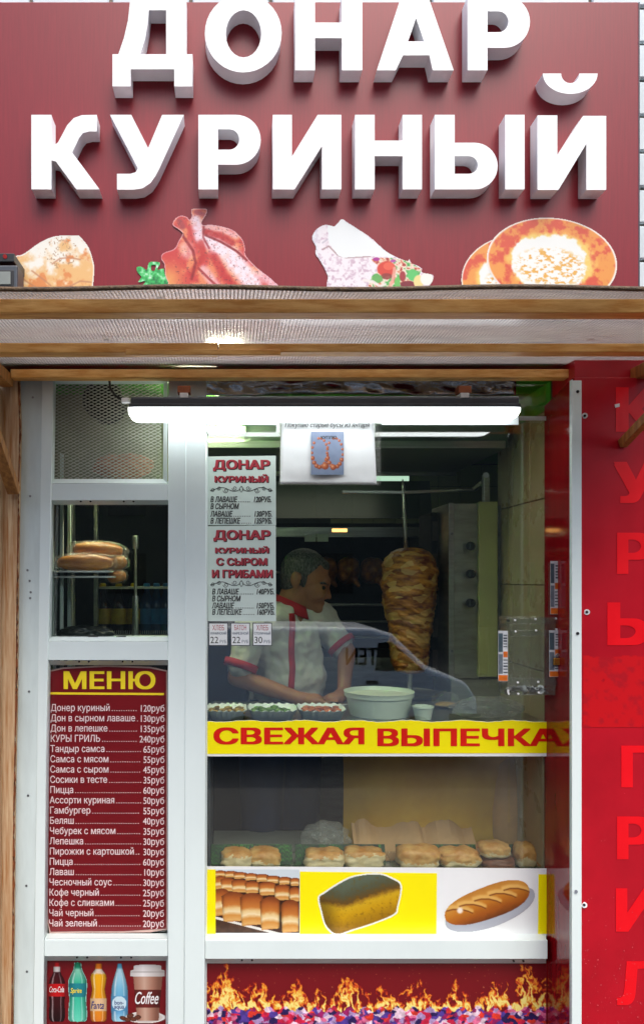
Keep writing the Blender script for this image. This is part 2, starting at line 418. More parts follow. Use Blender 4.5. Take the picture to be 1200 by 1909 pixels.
M['green_wall'] = mat('green_paint', rgb(66, 150, 30), .5, .08, 4)
M['tile'] = mat('beige_tile', rgb(176, 162, 130), .28, .06, 5)
M['tile_pale'] = mat('pale_tile', rgb(150, 156, 120), .25, .05, 5)
M['grout'] = mat('grout', rgb(120, 110, 90), .9, .1, 30)
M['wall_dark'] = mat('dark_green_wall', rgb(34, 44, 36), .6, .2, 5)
M['floor_in'] = mat('kiosk_floor', rgb(70, 62, 52), .6, .2, 6)

# ------------------------------------------------------------------ ground, street
tag(box('ground', -120, 120, -3.2, 120, -.3, 0, mat('paving', rgb(74, 72, 70), .8, .15, 5, bump=.2)), kind='structure')
tag(box('road', -120, 120, -120, -3.2, -1.7, -1.4, mat('asphalt', (.036, .037, .040), .85, .2, 3, bump=.2)), kind='structure')
tag(box('ramp', -120, 120, -3.4, -3.2, -1.4, -.004, mat('kerb_stone', rgb(70, 69, 67), .8, .12, 4, bump=.2)), kind='structure')

# building and van on the other side of the street: the window glass mirrors them
bd = thing('apartment_block', 'grey apartment block across the street from the kiosk', 'building', (0, -30, -1.4))
M['far_wall'] = mat('far_render', rgb(70, 72, 66), .8, .15, 1); M['far_glass'] = mat('far_window', rgb(26, 32, 36), .15, .1, 3)
box('wall', -40, 40, -36, -30, -1.4, 12.5, M['far_wall'], bd)
for i in range(-8, 9):
    for j in range(4): box('window', i*4.4-.8, i*4.4+.8, -30.03, -29.97, 1+j*3.3, 2.7+j*3.3, M['far_glass'], bd)
van = thing('delivery_van', 'white delivery van mirrored in the glass of the serving window', 'van', (0, -11.4, -1.4))
M['van_white'] = mat('van_paint', (.88, .90, .92), .25, .02, 2, coat=.3)
vp = [(-.55, .45), (-.55, 2.1), (-.4, 2.2), (2.4, 2.17), (2.75, 2.07), (3.35, 1.5), (4.0, 1.25), (4.2, .95), (4.2, .45)]
bm = bmesh.new()
for side in (-10.55, -12.4): pass
fr = [bm.verts.new((x, -10.5, z-1.4)) for x, z in vp]; bk = [bm.verts.new((x, -12.45, z-1.4)) for x, z in vp]
bm.faces.new(fr); bm.faces.new(bk[::-1])
for i in range(len(vp)): j = (i+1) % len(vp); bm.faces.new((fr[j], fr[i], bk[i], bk[j]))
from_bm('body', bm, M['van_white'], van, bevel=.09, seg=3)
def van_plate(name, pts, y, m): return obj(name, [(x, y, z-1.4) for x, z in pts], [tuple(range(len(pts)))], m, van)
van_plate('side_window', [(2.45, 1.45), (2.5, 1.92), (2.72, 1.94), (3.28, 1.45)], -10.49, M['far_glass'])
van_plate('bumper', [(3.7, .45), (3.7, .72), (4.24, .72), (4.24, .45)], -10.49, M['black'])
van_plate('door_handle', [(2.3, 1.22), (2.3, 1.28), (2.5, 1.28), (2.5, 1.22)], -10.49, M['black'])
for wx in (.2, 3.15):
    w = tube('wheel', (wx, -10.45, -1.06), (wx, -10.75, -1.06), .34, M['black'], van, seg=24)
    tube('rim', (wx, -10.44, -1.06), (wx, -10.46, -1.06), .2, M['zinc'], w)
me = text_mesh('TEN', .02); co = mesh_co(me)   # faces the kiosk, so the glass shows it reversed
me.vertices.foreach_set('co', np.stack([2.5-co[:, 0]*.30, np.full(len(co), -10.485)+11.4, co[:, 2]*.42+1.55], 1).ravel()); me.materials.clear(); me.materials.append(M['ink']); me.update()
link(bpy.data.objects.new('lettering', me), van)

# ------------------------------------------------------------------ brick wall behind the sign
wall = thing('brick_wall', 'white glazed brick wall behind the maroon sign', 'wall', (0, .06, 2.27))
box('mortar_bed', -2.2, 2.4, .062, 2.2, 2.27, 4.1, M['mortar'], wall)
box('render_coat', -4.5, -.81, .064, 2.2, 0, 2.268, M['mortar'], wall); box('render_coat', 1.67, 4.5, .064, 2.2, 0, 2.268, M['mortar'], wall)
bh, bp = .108, .1187; z0 = PZ(13.6, .05)
bmesh_brick = None
def brick(x, z, w):
    global bmesh_brick
    bm = bmesh.new(); add_box(bm, -w/2, w/2, -.012, .02, 0, bh)
    bmesh.ops.bevel(bm, geom=bm.edges[:], offset=.004, segments=1, affect='EDGES')
    me = bpy.data.meshes.new('brick'); bm.to_mesh(me); bm.free(); me.materials.append(M['brick']); return me
BR = brick(0, 0, .25)
for r in range(-11, 7):
    z = z0+r*bp+.006-0.0; off_ = .13 if r % 2 else 0
    for c in range(-9, 9):
        x = c*.262+off_
        if z > PZ(14, 0) or x > 1.16:
            o = link(bpy.data.objects.new('brick', BR), wall); o.location = (x, .062-.06+random.uniform(-.002, .002), z-2.27); o.rotation_euler.y = random.uniform(-.006, .006)

# ------------------------------------------------------------------ sign board with its raised letters and printed food
YB, YL = -.12, -.176
sign = thing('sign_board', 'maroon sign board with thick white raised letters above the canopy', 'sign', (.25, YB, 2.268))
bm = bmesh.new(); add_box(bm, PX(-130, YB), PX(1190, YB), YB, .04, 2.268, PZ(3, YB))
from_bm('panel', bm, M['maroon'], sign, bevel=.004)
box('frame_edge', PX(1190, YB)+.001, PX(1193, YB), YB+.004, .04, 2.268, PZ(2, YB), M['steel_dark'], sign)
def letter(loops, top=True):
    o = plate('letter', loops, YL, YB-YL-.001, M['white_acrylic'], sign)
    o.data.materials.append(M['letter_side'])
    for p in o.data.polygons:
        if abs(p.normal.y) < .7: p.material_index = 1
    return o
def bowl(x0, xs, x1, y0, y1): # right-bulging bowl: straight from x0 to xs then half ellipse to x1
    cy, ry = (y0+y1)/2, (y1-y0)/2
    return [(x0, y0)] + [(xs+(x1-xs)*math.sin(t), cy-ry*math.cos(t)) for t in np.linspace(0, math.pi, 19)] + [(x0, y1)]
letter([[(246, -8), (243, 0), (239, 38), (231, 72), (221, 101), (210, 101), (210, 161), (244, 161), (244, 129), (325, 129), (325, 161), (359, 161), (359, 101), (347, 101), (347, -8)],
        [(278, 19), (310, 19), (310, 101), (262, 101), (271, 72), (275.5, 45)]])
letter([arc(453.5, 61.5, 71.5, 73.5, 0, 350, 35), arc(454, 63, 33, 44, 0, 345, 23)])
letter([[(550, -8), (587, -8), (587, 42), (637, 42), (637, -8), (675, -8), (675, 131), (637, 131), (637, 71), (587, 71), (587, 131), (550, 131)]])
letter([[(748, -8), (797, -8), (845, 131), (806, 131), (800, 103), (751, 103), (737, 131), (702, 131)], [(775, 34), (790, 77), (760, 77)]])
letter([bowl(871, 940, 987, -8, 89)[:-1]+[(908, 89), (908, 131), (871, 131)], bowl(908, 928, 947, 21, 60)])
letter([[(59, 214), (96.5, 214), (96.5, 272), (103, 270), (109, 265), (117, 250), (126, 233), (138, 220), (153, 214.5), (181, 214), (181, 245), (167, 245), (155, 248), (148, 257), (142, 270), (135, 284), (186, 353), (143, 353), (105, 301), (96.5, 299), (96.5, 353), (59, 353)]])
letter([[(205.5, 214), (245, 214), (276.5, 276), (302.5, 214), (343, 214), (297, 315), (290, 328), (281, 341), (266, 351), (250, 353.5), (218.5, 353.5), (218.5, 324), (243, 324), (253, 321), (257.5, 314)]])
letter([bowl(370, 440, 486, 214, 307)[:-1]+[(406.5, 307), (406.5, 353), (370, 353)], bowl(406.5, 427, 446, 241, 279)])
letter([[(508.5, 214), (544, 214), (544, 292), (592, 214), (636, 214), (636, 353), (600, 353), (600, 272), (549, 353), (508.5, 353)]])
letter([[(661.5, 214), (698, 214), (698, 262), (750, 262), (750, 214), (786, 214), (786, 353), (750, 353), (750, 291), (698, 291), (698, 353), (661.5, 353)]])
yer = letter([[(810, 214), (847, 214)]+bowl(847, 884, 927, 266, 353)+[(810, 353)], bowl(847, 872, 890, 291, 324)])
bar_ = letter([[(941, 214), (977, 214), (977, 353), (941, 353)]])
letter([[(1001, 215), (1038, 215), (1038, 293), (1086, 216), (1129, 216), (1129, 354), (1092, 354), (1092, 268), (1040, 354), (1001, 354)]])
letter([arc(1062, 137, 51, 38, 180, 0, 20)[::-1]+arc(1062, 137, 17, 18, 180, 0, 12)])
for o in sign.children:
    if o.name.startswith('letter'): o.modifiers.new('b', 'BEVEL').width = .0012; o.modifiers['b'].limit_method = 'ANGLE'

YP = YB-.003
pie_o = smooth_loop([(30, 478), (45, 473), (75, 452), (104, 440), (147, 438, 1), (165, 460), (174, 485), (176.5, 505), (173, 545, 1), (30, 545, 1), (33, 500)], 6)
def pie_fn(x, y):
    al = inside(x, y, pie_o); n = fbm(x, y, 24, 3); n2 = fbm(x, y, 7, 8)
    c = mixc(np.broadcast_to(C(255, 252, 240), x.shape+(3,)), C(246, 196, 128), sst(.40, .72, n+.35*sst(470, 530, y)-.25*sst(470, 440, y)+.10*(n2-.5)))
    c = mixc(c, C(236, 150, 84), sst(.62, .8, fbm(x, y, 16, 21)+.22*sst(490, 535, y)))
    for pts in ([(98, 492), (112, 482), (130, 480), (150, 484)], [(33, 512), (52, 526), (75, 540)], [(60, 505), (80, 520), (95, 532)], [(130, 534), (150, 524), (170, 526)]):
        c = mixc(c, C(205, 140, 100), .75*sst(2.5, .5, dist_line(x, y, pts)))
    c = mixc(c, C(190, 150, 110), .8*((fbm(x, y, 3.2, 40, 2) > .70) & (np.hypot(x-115, y-472) < 32)))
    e = dist_line(x, y, pie_o+[pie_o[0]]); c = mixc(c, C(255, 250, 240), sst(3.5, 1.5, e)); return c, al
picture('printed_pastry', 28, 180, 434, 546, YP, pie_fn, sign, albedo=.73)
def Z4(u, v, ox=240, oy=380): return (ox+u/4, oy+v/4)
ch_o = smooth_loop([Z4(*p) for p in ((330, 660), (295, 590), (272, 530), (265, 450), (240, 405), (262, 365), (340, 335), (370, 280), (400, 215), (330, 160), (345, 115), (385, 88), (430, 95), (455, 118), (470, 90), (465, 50), (490, 35), (580, 38), (578, 80), (548, 130), (552, 158), (620, 155), (720, 175), (790, 205), (850, 270), (868, 330), (875, 390), (960, 480), (1050, 550), (1130, 625), (1170, 670))], 5)
def chick_fn(x, y):
    u, v = (x-240)*4, (y-380)*4
    al = inside(x, y, ch_o); n = fbm(x, y, 18, 5); n2 = fbm(x, y, 5, 15)
    c = mixc(np.broadcast_to(C(214, 62, 56), x.shape+(3,)), C(240, 138, 92), sst(.35, .65, n))
    c = mixc(c, C(246, 176, 96), sst(480, 300, u)*sst(380, 560, v)*.8)
    def hl(pts, w, col, k): 
        nonlocal c
        c = mixc(c, col, k*sst(w, w*.25, dist_line(u, v, pts))*(.55+.8*n2))
    hl([(500, 120), (530, 250)], 60, C(255, 226, 236), .95)
    hl([(430, 330), (440, 360)], 80, C(250, 200, 195), .7)
    hl([(600, 260), (720, 350), (850, 500), (920, 590)], 110, C(255, 238, 246), 1.05)
    hl([(560, 490), (640, 600), (680, 650)], 55, C(246, 196, 205), .8)
    hl([(1000, 520), (1120, 640)], 60, C(250, 214, 224), .8)
    hl([(580, 170), (700, 190), (800, 240)], 34, C(244, 190, 190), .85)
    hl([(575, 210), (680, 240), (770, 290)], 38, C(188, 24, 26), .95)
    hl([(540, 290), (560, 380), (470, 520)], 38, C(196, 36, 30), .7)
    hl([(640, 400), (700, 520), (780, 610)], 50, C(198, 30, 34), .8)
    hl([(380, 130), (400, 170)], 34, C(168, 60, 64), .8); hl([(500, 60), (560, 80)], 24, C(186, 70, 80), .8)
    hl([(395, 225), (440, 290), (480, 350), (500, 440), (470, 560)], 16, C(150, 20, 22), .9); hl([(575, 235), (690, 285), (800, 350), (880, 420)], 14, C(140, 16, 24), .9); hl([(520, 480), (600, 560), (690, 640)], 14, C(160, 26, 30), .8); hl([(560, 140), (556, 250), (600, 330)], 12, C(150, 24, 30), .8)
    c = mixc(c, C(90, 40, 50), .6*((fbm(x, y, 2.3, 50, 2) > .75) & (u > 340)))
    e = dist_line(x, y, ch_o+[ch_o[0]]); c = mixc(c, C(246, 190, 200), .8*sst(2.6, .8, e)); return c, al
picture('printed_roast_chicken', 298, 534, 386, 546, YP-.0006, chick_fn, sign, albedo=.73)
hb_o = smooth_loop([Z4(*p) for p in ((70, 585), (95, 545), (65, 510), (60, 475), (90, 465), (135, 490), (150, 440), (190, 430), (235, 440), (215, 490), (262, 480), (270, 520), (300, 600), (310, 640), (100, 640), (125, 580))], 4)
def herb_fn(x, y):
    n = fbm(x, y, 7, 33); c = ramp(n, [(.2, (20, 110, 60)), (.45, (50, 190, 90)), (.6, (110, 226, 140)), (.8, (220, 250, 225))])
    c = mixc(c, C(246, 214, 80), sst(530, 537, y)*sst(.35, .5, fbm(x, y, 9, 2))); return c, inside(x, y, hb_o) & ~inside(x, y, [Z4(170, 460), Z4(205, 455), Z4(195, 500), Z4(170, 500)])
picture('printed_herbs', 252, 320, 486, 546, YP, herb_fn, sign, albedo=.73)
def Zw(u, v): return (560+u/4, 390+v/4)
wr_o = smooth_loop([Zw(*p) for p in ((262, 640), (200, 490), (150, 390), (110, 330), (115, 280), (85, 215), (120, 150), (185, 115), (255, 125), (305, 75), (345, 95), (430, 150), (520, 210), (620, 300), (700, 350), (795, 385), (808, 365), (825, 400), (870, 420), (905, 445), (905, 470), (985, 490), (985, 530), (950, 590), (955, 640))], 5)
flap = [Zw(*p) for p in ((200, 125), (305, 75), (430, 150), (620, 300), (700, 358), (520, 348), (320, 362), (280, 345), (210, 250))]
def wrap_fn(x, y):
    u, v = (x-560)*4, (y-390)*4; al = inside(x, y, wr_o); n = fbm(x, y, 14, 9); n2 = fbm(x, y, 5, 19)
    c = mixc(np.broadcast_to(C(250, 244, 248), x.shape+(3,)), C(214, 186, 204), sst(.45, .75, n2+.05*(np.sin(u*.16+v*.04)*.5)))
    c = mixc(c, C(232, 238, 246), sst(170, 90, u)*.7)
    c = mixc(c, C(172, 140, 140), .8*sst(9, 2, dist_line(u, v, [(165, 300), (210, 275), (280, 345), (340, 362), (520, 352)])))
    c = mixc(c, C(180, 170, 190), .6*sst(10, 2, dist_line(u, v, [(165, 250), (200, 225)])))
    c = mixc(c, C(247, 253, 253)+0*c, 1.0*inside(x, y, flap)*sst(-1, .2, n))
    fill = inside(x, y, [Zw(*p) for p in ((520, 375), (600, 360), (700, 365), (800, 385), (905, 450), (880, 500), (860, 640), (480, 640), (530, 500), (600, 440))])
    f = ramp(fbm(x, y, 6.5, 77, 3), [(.2, (170, 40, 50)), (.36, (230, 150, 110)), (.45, (250, 236, 220)), (.55, (240, 225, 200)), (.62, (120, 200, 110)), (.75, (70, 170, 80)), (.9, (160, 60, 130))])
    c = np.where(fill[..., None], f, c)
    def spot(cu, cv, ru, rv, col, k=1.0):
        nonlocal c
        c = mixc(c, col*(1+0*x[..., None]), k*sst(1.08, .85, np.hypot((u-cu)/ru, (v-cv)/rv)))
    spot(640, 445, 72, 58, C(222, 62, 40)); spot(655, 425, 40, 30, C(240, 96, 66)); spot(640, 500, 45, 24, C(140, 40, 34), .8)
    spot(570, 520, 42, 34, C(104, 180, 90)); spot(835, 490, 40, 46, C(96, 206, 110)); spot(720, 545, 22, 40, C(112, 200, 96))
    spot(800, 560, 60, 26, C(130, 24, 40)); spot(760, 500, 24, 40, C(170, 46, 50)); spot(880, 540, 40, 50, C(250, 226, 150)); spot(940, 520, 50, 50, C(255, 250, 240))
    spot(565, 372, 26, 14, C(176, 40, 150)); spot(690, 385, 22, 12, C(186, 80, 170))
    c = mixc(c, C(240, 170, 150), .9*sst(16, 8, dist_line(u, v, [(700, 440), (690, 520), (650, 610)])))
    c = mixc(c, C(250, 240, 236), .9*sst(14, 6, dist_line(u, v, [(470, 530), (540, 540), (590, 575), (630, 560)])))
    return c, al
picture('printed_wrap', 578, 812, 404, 548, YP, wrap_fn, sign, albedo=.73)
def bread_fn(cx, cy, rx, ry, rot, seed, back):
    def fn(x, y):
        a = math.radians(rot); dx, dy = x-cx, y-cy; ux, uy = dx*math.cos(a)+dy*math.sin(a), -dx*math.sin(a)+dy*math.cos(a)
        r = np.hypot(ux/rx, uy/ry); n = fbm(x, y, 16, seed); n2 = fbm(x, y, 6, seed+9); n3 = fbm(x, y*1.7, 7, seed+20)
        c = mixc(np.broadcast_to(C(244, 160, 70), x.shape+(3,)), C(226, 84, 52), sst(.42, .66, n+.18*(n2-.5)-.4*np.abs(r-.82)+.04))
        c = mixc(c, C(250, 214, 110), sst(.72, .60, r+.18*(n-.5)))
        inr = np.hypot((ux+4)/(rx*.62), (uy-2)/(ry*.70))+.35*(fbm(x, y, 22, seed+4)-.5)+.12*(n2-.5)
        c = mixc(c, C(250, 253, 248), sst(1.0, .90, inr))
        c = mixc(c, C(240, 178, 70), sst(.50, .62, n3)*sst(.62, .42, np.hypot(ux/rx, (uy-10)/ry*1.25))*.95)
        c = mixc(c, C(255, 246, 236), sst(.955, .985, r)); 
        if not back: c = mixc(c, C(252, 244, 226), sst(.35, .1, np.hypot((ux-rx*.93)/20, (uy-38)/40)))
        return c, r < 1
    return fn
picture('printed_flatbread', 858, 990, 440, 548, YP, bread_fn(950, 514, 92, 74, -14, 61, True), sign, albedo=.73)
picture('printed_flatbread', 906, 1152, 404, 548, YP-.0006, bread_fn(1028, 488, 122, 82, 6, 91, False), sign, albedo=.73)

# ------------------------------------------------------------------ floodlight beside the sign
fl = thing('floodlight', 'small dark floodlight on a bracket in front of the sign', 'light fixture', (PX(0, -.26), -.2, PZ(540, -.26)))
pbox('housing', -75, 33, 494, 541, -.26, -.19, M['steel_dark'], fl, bevel=.004)
pbox('bezel', -68, 26, 503, 535, -.2635, -.259, M['black'], fl, bevel=.002)
pbox('lens', -60, 20, 506, 530, -.2665, -.262, mat('grey_lens', rgb(120, 126, 120), .2, .1), fl, bevel=.001)
pbox('bracket', -75, 27, 472, 488, -.235, -.118, M['black'], fl, bevel=.002)
tube('knob', P(10, 478, -.2349), P(10, 478, -.239), .006, mat('red_cap', rgb(190, 50, 50), .4), fl)

# ------------------------------------------------------------------ canopy: pine battens, hollow sheet, braces
can = thing('canopy', 'lean-to canopy of clear hollow sheet on varnished pine battens', 'canopy', (.26, -.12, 2.2))
BX0, BX1 = -.665, 1.197
def batten(x0, x1, Y, py0, py1, depth):
    return box('batten', x0, x1, Y, Y+depth, PZ(py1, Y), PZ(py0, Y), M['wood'], can, bevel=.002)
batten(-.72, 1.30, -.72, 557, 583, .045)
b2 = batten(-.70, PX(406, -.42), -.42, 639, 657, .045); b2b = batten(PX(407, -.42), 1.28, -.421, 640, 656, .044)
box('splice', PX(234, -.43), PX(523, -.43), -.428, -.421, PZ(661, -.43), PZ(650, -.43), M['wood'], can, bevel=.002)
batten(PX(20, -.12), PX(1160, -.12), -.12, 688, 704, .04)
for x0, x1 in ((-.71, -.672), (1.199, 1.237)):
    box('rafter', x0, x1, -.67, -.09, 2.195, 2.232, M['wood_v'], can, bevel=.002)
    for yy in (-.66,): pass
# rippled hollow sheet
prof = [(-.085, 2.262), (-.25, 2.254), (-.42, 2.2455), (-.60, 2.242), (-.72, 2.2385), (-.80, 2.226)]
def sheet_z(y, x): 
    zz = np.interp(-y, [-p[0] for p in prof], [p[1] for p in prof]); return zz+.003*math.sin(x*9+y*5)*max(0, min(1, (-y-.45)/.2))*(1 if y < -.74 else .3)
NX = 90; ys = [p[0] for p in prof]; ys = [ys[0], -.17, *ys[1:4], -.66, *ys[4:5], -.76, ys[5]]
def sheet(name, dz, m):
    vs_, fs = [], []
    for y in ys:
        for i in range(NX+1): x = -.74+2.06*i/NX; vs_.append((x, y, sheet_z(y, x)+dz))
    for j in range(len(ys)-1):
        for i in range(NX): a = j*(NX+1)+i; fs.append((a, a+1, a+NX+2, a+NX+1))
    return obj(name, vs_, fs, m, can, smooth=True)
sheet('sheet_bottom', 0, M['poly']); sheet('sheet_top', .008, M['poly'])
vs_, fs = [], []
for i in range(236):
    x = -.735+2.05*i/235
    for w0, w1 in zip(range(len(ys)-1), range(1, len(ys))):
        b = len(vs_)
        
        for xx in (x, x+.0032):
            vs_ += [(xx, ys[w0], sheet_z(ys[w0], xx)-.0007), (xx, ys[w1], sheet_z(ys[w1], xx)-.0007), (xx, ys[w1], sheet_z(ys[w1], xx)+.0076), (xx, ys[w0], sheet_z(ys[w0], xx)+.0076)]
        fs += [(b, b+1, b+2, b+3), (b+7, b+6, b+5, b+4), (b, b+4, b+5, b+1)]
tag(obj('webs', vs_, fs, M['poly_rib'], can), kind='stuff')
path_tube('edge_tape', [(-.74+2.06*i/60, -.802, sheet_z(-.8, -.74+2.06*i/60)+.004) for i in range(61)], .0052, mat('brown_tape', rgb(86, 66, 42), .6, .4, 60, bump=.5), can, seg=6)
for px_, Y, py_ in ((196, -.42, 640), (490, -.42, 640), (770, -.42, 640), (1110, -.42, 640), (350, -.12, 688), (850, -.12, 688), (680, -.72, 557), (300, -.72, 557), (970, -.72, 557)):
    p = P(px_, py_, Y); z = sheet_z(Y+.02, p.x)
    tube('screw', (p.x, Y+.02, z+.008), (p.x, Y+.02, z+.014), .009, M['steel_dark'], can)
# braces
def beam(name, p0, p1, w, h, m, parent):
    p0, p1 = Vector(p0), Vector(p1); d = p1-p0
    bm = bmesh.new(); add_box(bm, -w/2, w/2, -h/2, h/2, -d.length/2, d.length/2, Matrix.Translation((p0+p1)/2) @ d.to_track_quat('Z', 'X').to_matrix().to_4x4())
    return from_bm(name, bm, m, parent, bevel=.002)
beam('brace', (-.665, -.105, 1.87), (-.69, -.50, 2.215), .028, .036, M['wood_v'], can)
beam('brace', (PX(1158, -.19), -.192, PZ(828, -.19)), (1.215, -.60, 2.205), .026, .022, M['wood_v'], can)

# weathered side board at the left end
YS = -.085
sb = thing('side_board', 'weathered brown board with peeling paint at the jamb edge', 'board', (-.70, -.06, 0))
xs = [(33, 700), (36, 800), (33, 960), (31, 1100), (29, 1300), (25, 1500), (23, 1750), (20, 2010)]
plate('plank', [[(p[0], p[1]) for p in xs]+[(-150, 2010), (-150, 700)]], YS, .05, M['wood_peel'], sb)
box('upright', PX(-150, -.3), PX(-6, -.14), -.14, YS-.002, 0, 2.19, M['wood_peel'], sb, bevel=.003)
path_tube('foam_seam', [P(np.interp(y, [q[1] for q in xs], [q[0] for q in xs])+1+random.uniform(-1.2, 1.6), y, YS+.005) for y in range(712, 2000, 14)], .0045, M['foam'], sb, seg=6)

# ------------------------------------------------------------------ red side wall on the right
rw = thing('red_side_wall', 'red panelled side wall with faded red letters and white corner strip', 'wall', (1.3, -.1, 0))
YR = -.19; XR = PX(1066, YR)
box('panel', PX(1070, YR), 2.6, YR, YR+.02, 0, PZ(704, YR), M['red'], rw, bevel=.001)
box('fascia', XR+.02, 2.6, YR+.03, .0, PZ(706, YR)-.01, 2.262, M['red'], rw, bevel=.001)
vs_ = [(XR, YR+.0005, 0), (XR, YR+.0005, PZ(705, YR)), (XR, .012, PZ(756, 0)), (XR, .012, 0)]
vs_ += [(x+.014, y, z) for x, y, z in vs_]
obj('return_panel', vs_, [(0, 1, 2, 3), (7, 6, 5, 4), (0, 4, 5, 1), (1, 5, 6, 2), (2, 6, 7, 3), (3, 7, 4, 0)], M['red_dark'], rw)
box('corner_strip', PX(1065, YR-.005), PX(1083.5, YR-.005), YR-.005, YR-.0005, 0, PZ(710, YR), M['pvc'], rw, bevel=.0015)
box('corner_strip', XR-.0035, XR-.0005, YR-.004, YR+.012, 0, PZ(708, YR), M['pvc_old'], rw, bevel=.001)
for px_, py_, r, mm in ((1089, 775, .0085, 'washer'), (1093, 1141, .0085, 'washer'), (1088, 1687, .0085, 'washer'), (1076, 730, .0045, 'black'), (1076, 1181, .0045, 'black'), (1073, 1662, .0045, 'screw')):
    Yy = YR if mm == 'washer' else YR-.005
    w = tube('screw', P(px_, py_, Yy-.0002), P(px_, py_, Yy-.003), r, M[mm], rw)
    if mm == 'washer': tube('screw_head', P(px_, py_, Yy-.0028), P(px_, py_, Yy-.005), .004, M['black'], w)
for ch, a, b, t, bt in (('К', 1147, 1228, 722, 805), ('У', 1143, 1224, 861, 938), ('Р', 1149, 1215, 993, 1070), ('Ы', 1131, 1232, 1123, 1203), ('Г', 1157, 1218, 1390, 1468), ('Р', 1149, 1216, 1522, 1602), ('И', 1147, 1222, 1656, 1737), ('Л', 1149, 1228, 1792, 1874)):
    text('faded_letter', ch, a, b, t, bt, YR-.0012, M['red_letter'], rw, bold=.05)
def smear(x, y):
    n = fbm(x, y, 44, 70); n2 = fbm(x, y, 14, 80)
    c = mixc(np.broadcast_to(C(210, 8, 22), x.shape+(3,)), C(184, 12, 30), sst(.5, .75, n2))
    al = (n+.12*(n2-.5) > .30-.12*sst(1240, 1290, y)) & (y > 1218+10*n2) & (y < 1357)
    return c, al
picture('film_residue', 1086, 1330, 1218, 1360, YR-.0012, smear, rw, step=2)
vs_, fs = [], []
for i in range(170):
    px_, py_ = random.uniform(1088, 1290), 1909-abs(random.gauss(0, 150)); r = random.uniform(.3, 1.2)
    b = len(vs_); a0 = random.random()*6
    for k in range(5): vs_.append(P(px_+r*math.cos(a0+k*1.256)*random.uniform(.5, 1.3), py_-r*math.sin(a0+k*1.256)*random.uniform(.5, 1.6), YR-.0016))
    fs.append(tuple(range(b, b+5)))
tag(obj('paint_chips', vs_, fs, mat('chipped_primer', rgb(206, 84, 92), .7, .2), rw), kind='stuff')
plate('paint_chip', [[(1145, 754), (1154, 752), (1154, 758), (1146, 760)]], YR-.002, .001, M['washer'], rw)
# ------------------------------------------------------------------ white plastic shop front
sf = thing('shop_front', 'white plastic window frame of the kiosk with its panes', 'window frame', (.2, -.02, 0))
plate('flashing', [[(39, 708), (84, 708), (72, 2010), (18, 2010)]], -.050, .045, M['pvc_old'], sf, bevel=.001)
plate('jamb', [[(80, 708), (99, 708), (86, 1400), (80, 2010), (62, 2010)]], -.0525, .04, M['pvc'], sf, bevel=.0015)
plate('mullion', [[(315, 708), (347, 708), (343, 2010), (314, 2010)]], -.050, .04, M['pvc'], sf, bevel=.0015)
plate('mullion', [[(348, 708), (384, 708), (381, 2010), (344, 2010)]], -.0545, .045, M['pvc'], sf, bevel=.0015)
OPEN = {'vent': [(99, 716), (305, 716), (304, 893), (97, 893)], 'window': [(89, 941), (314, 941), (313, 1187), (87, 1187)],
        'menu': [(86, 1240), (313, 1240), (312, 1742), (82, 1742)], 'drinks': [(80, 1791), (310, 1791), (309, 2004), (77, 2004)],
        'main': [(388, 784), (1017, 784), (1017, 1744), (386, 1744)], 'flames': [(386, 1796), (1017, 1796), (1017, 2004), (384, 2004)]}
def bead(q, w=8, right=True):
    """glazing bead: sloping frame from the profile face down to the glass"""
    ins = q; out = [(q[0][0]-w, q[0][1]-w), (q[1][0]+(w if right else 0), q[1][1]-w), (q[2][0]+(w if right else 0), q[2][1]+w), (q[3][0]-w, q[3][1]+w)]
    vs_ = [P(*p, -.014) for p in ins]+[P(*p, -.046) for p in out]+[P(*p, -.002) for p in ins]
    fs = []
    for i in range(4):
        if not right and i == 1: continue
        j = (i+1) % 4; fs += [(i, j, 4+j, 4+i), (8+i, 8+j, j, i)]
    return obj('glazing_bead', vs_, fs, M['pvc'], sf)
for k, q in OPEN.items(): bead(q, 8, right=k not in ('main', 'flames'))
def transom(px0, px1, py0, py1, Y=-.049):
    return pbox('transom', px0, px1, py0, py1, Y, -.004, M['pvc'], sf, bevel=.0015)
transom(89, 313.5, 902, 933); transom(80, 313.5, 1196, 1231); transom(74, 313, 1752, 1783); transom(382.5, 1020, 1753, 1788)
transom(94, 313.5, 700, 709)
pbox('header', 386, 966, 738, 777, -.044, -.002, M['pvc'], sf, bevel=.0015)
pbox('screen_strip', 386, 519, 776, 792, -.0585, -.0525, M['pvc'], sf, bevel=.001); pbox('screen_strip', 712, 966, 776, 792, -.0585, -.0525, M['pvc'], sf, bevel=.001)  # frame strip set forward to block the lamp's mirror image in the glass
pbox('sill', 62, 1020, 2005, 2022, -.06, .0, M['pvc'], sf, bevel=.002)
def pane(q, Y=0.0, m='glass', name='pane', th=.006):
    vs_ = [P(*p, Y) for p in q]; vs_ += [v+Vector((0, th, 0)) for v in vs_]
    return obj(name, vs_, [(3, 2, 1, 0), (4, 5, 6, 7), (0, 1, 5, 4), (1, 2, 6, 5), (2, 3, 7, 6), (3, 0, 4, 7)], M[m], sf)
ext = lambda q, e: [(q[0][0]-e, q[0][1]-e), (q[1][0]+e, q[1][1]-e), (q[2][0]+e, q[2][1]+e), (q[3][0]-e, q[3][1]+e)]
pane(ext(OPEN['window'], 3)); pane(ext(OPEN['menu'], 3))
pane([(380, 776), (948, 776), (948, 1748), (380, 1748)])
pane([(948.6, 716), (1017.5, 716), (1017.5, 1748), (948.6, 1748)])
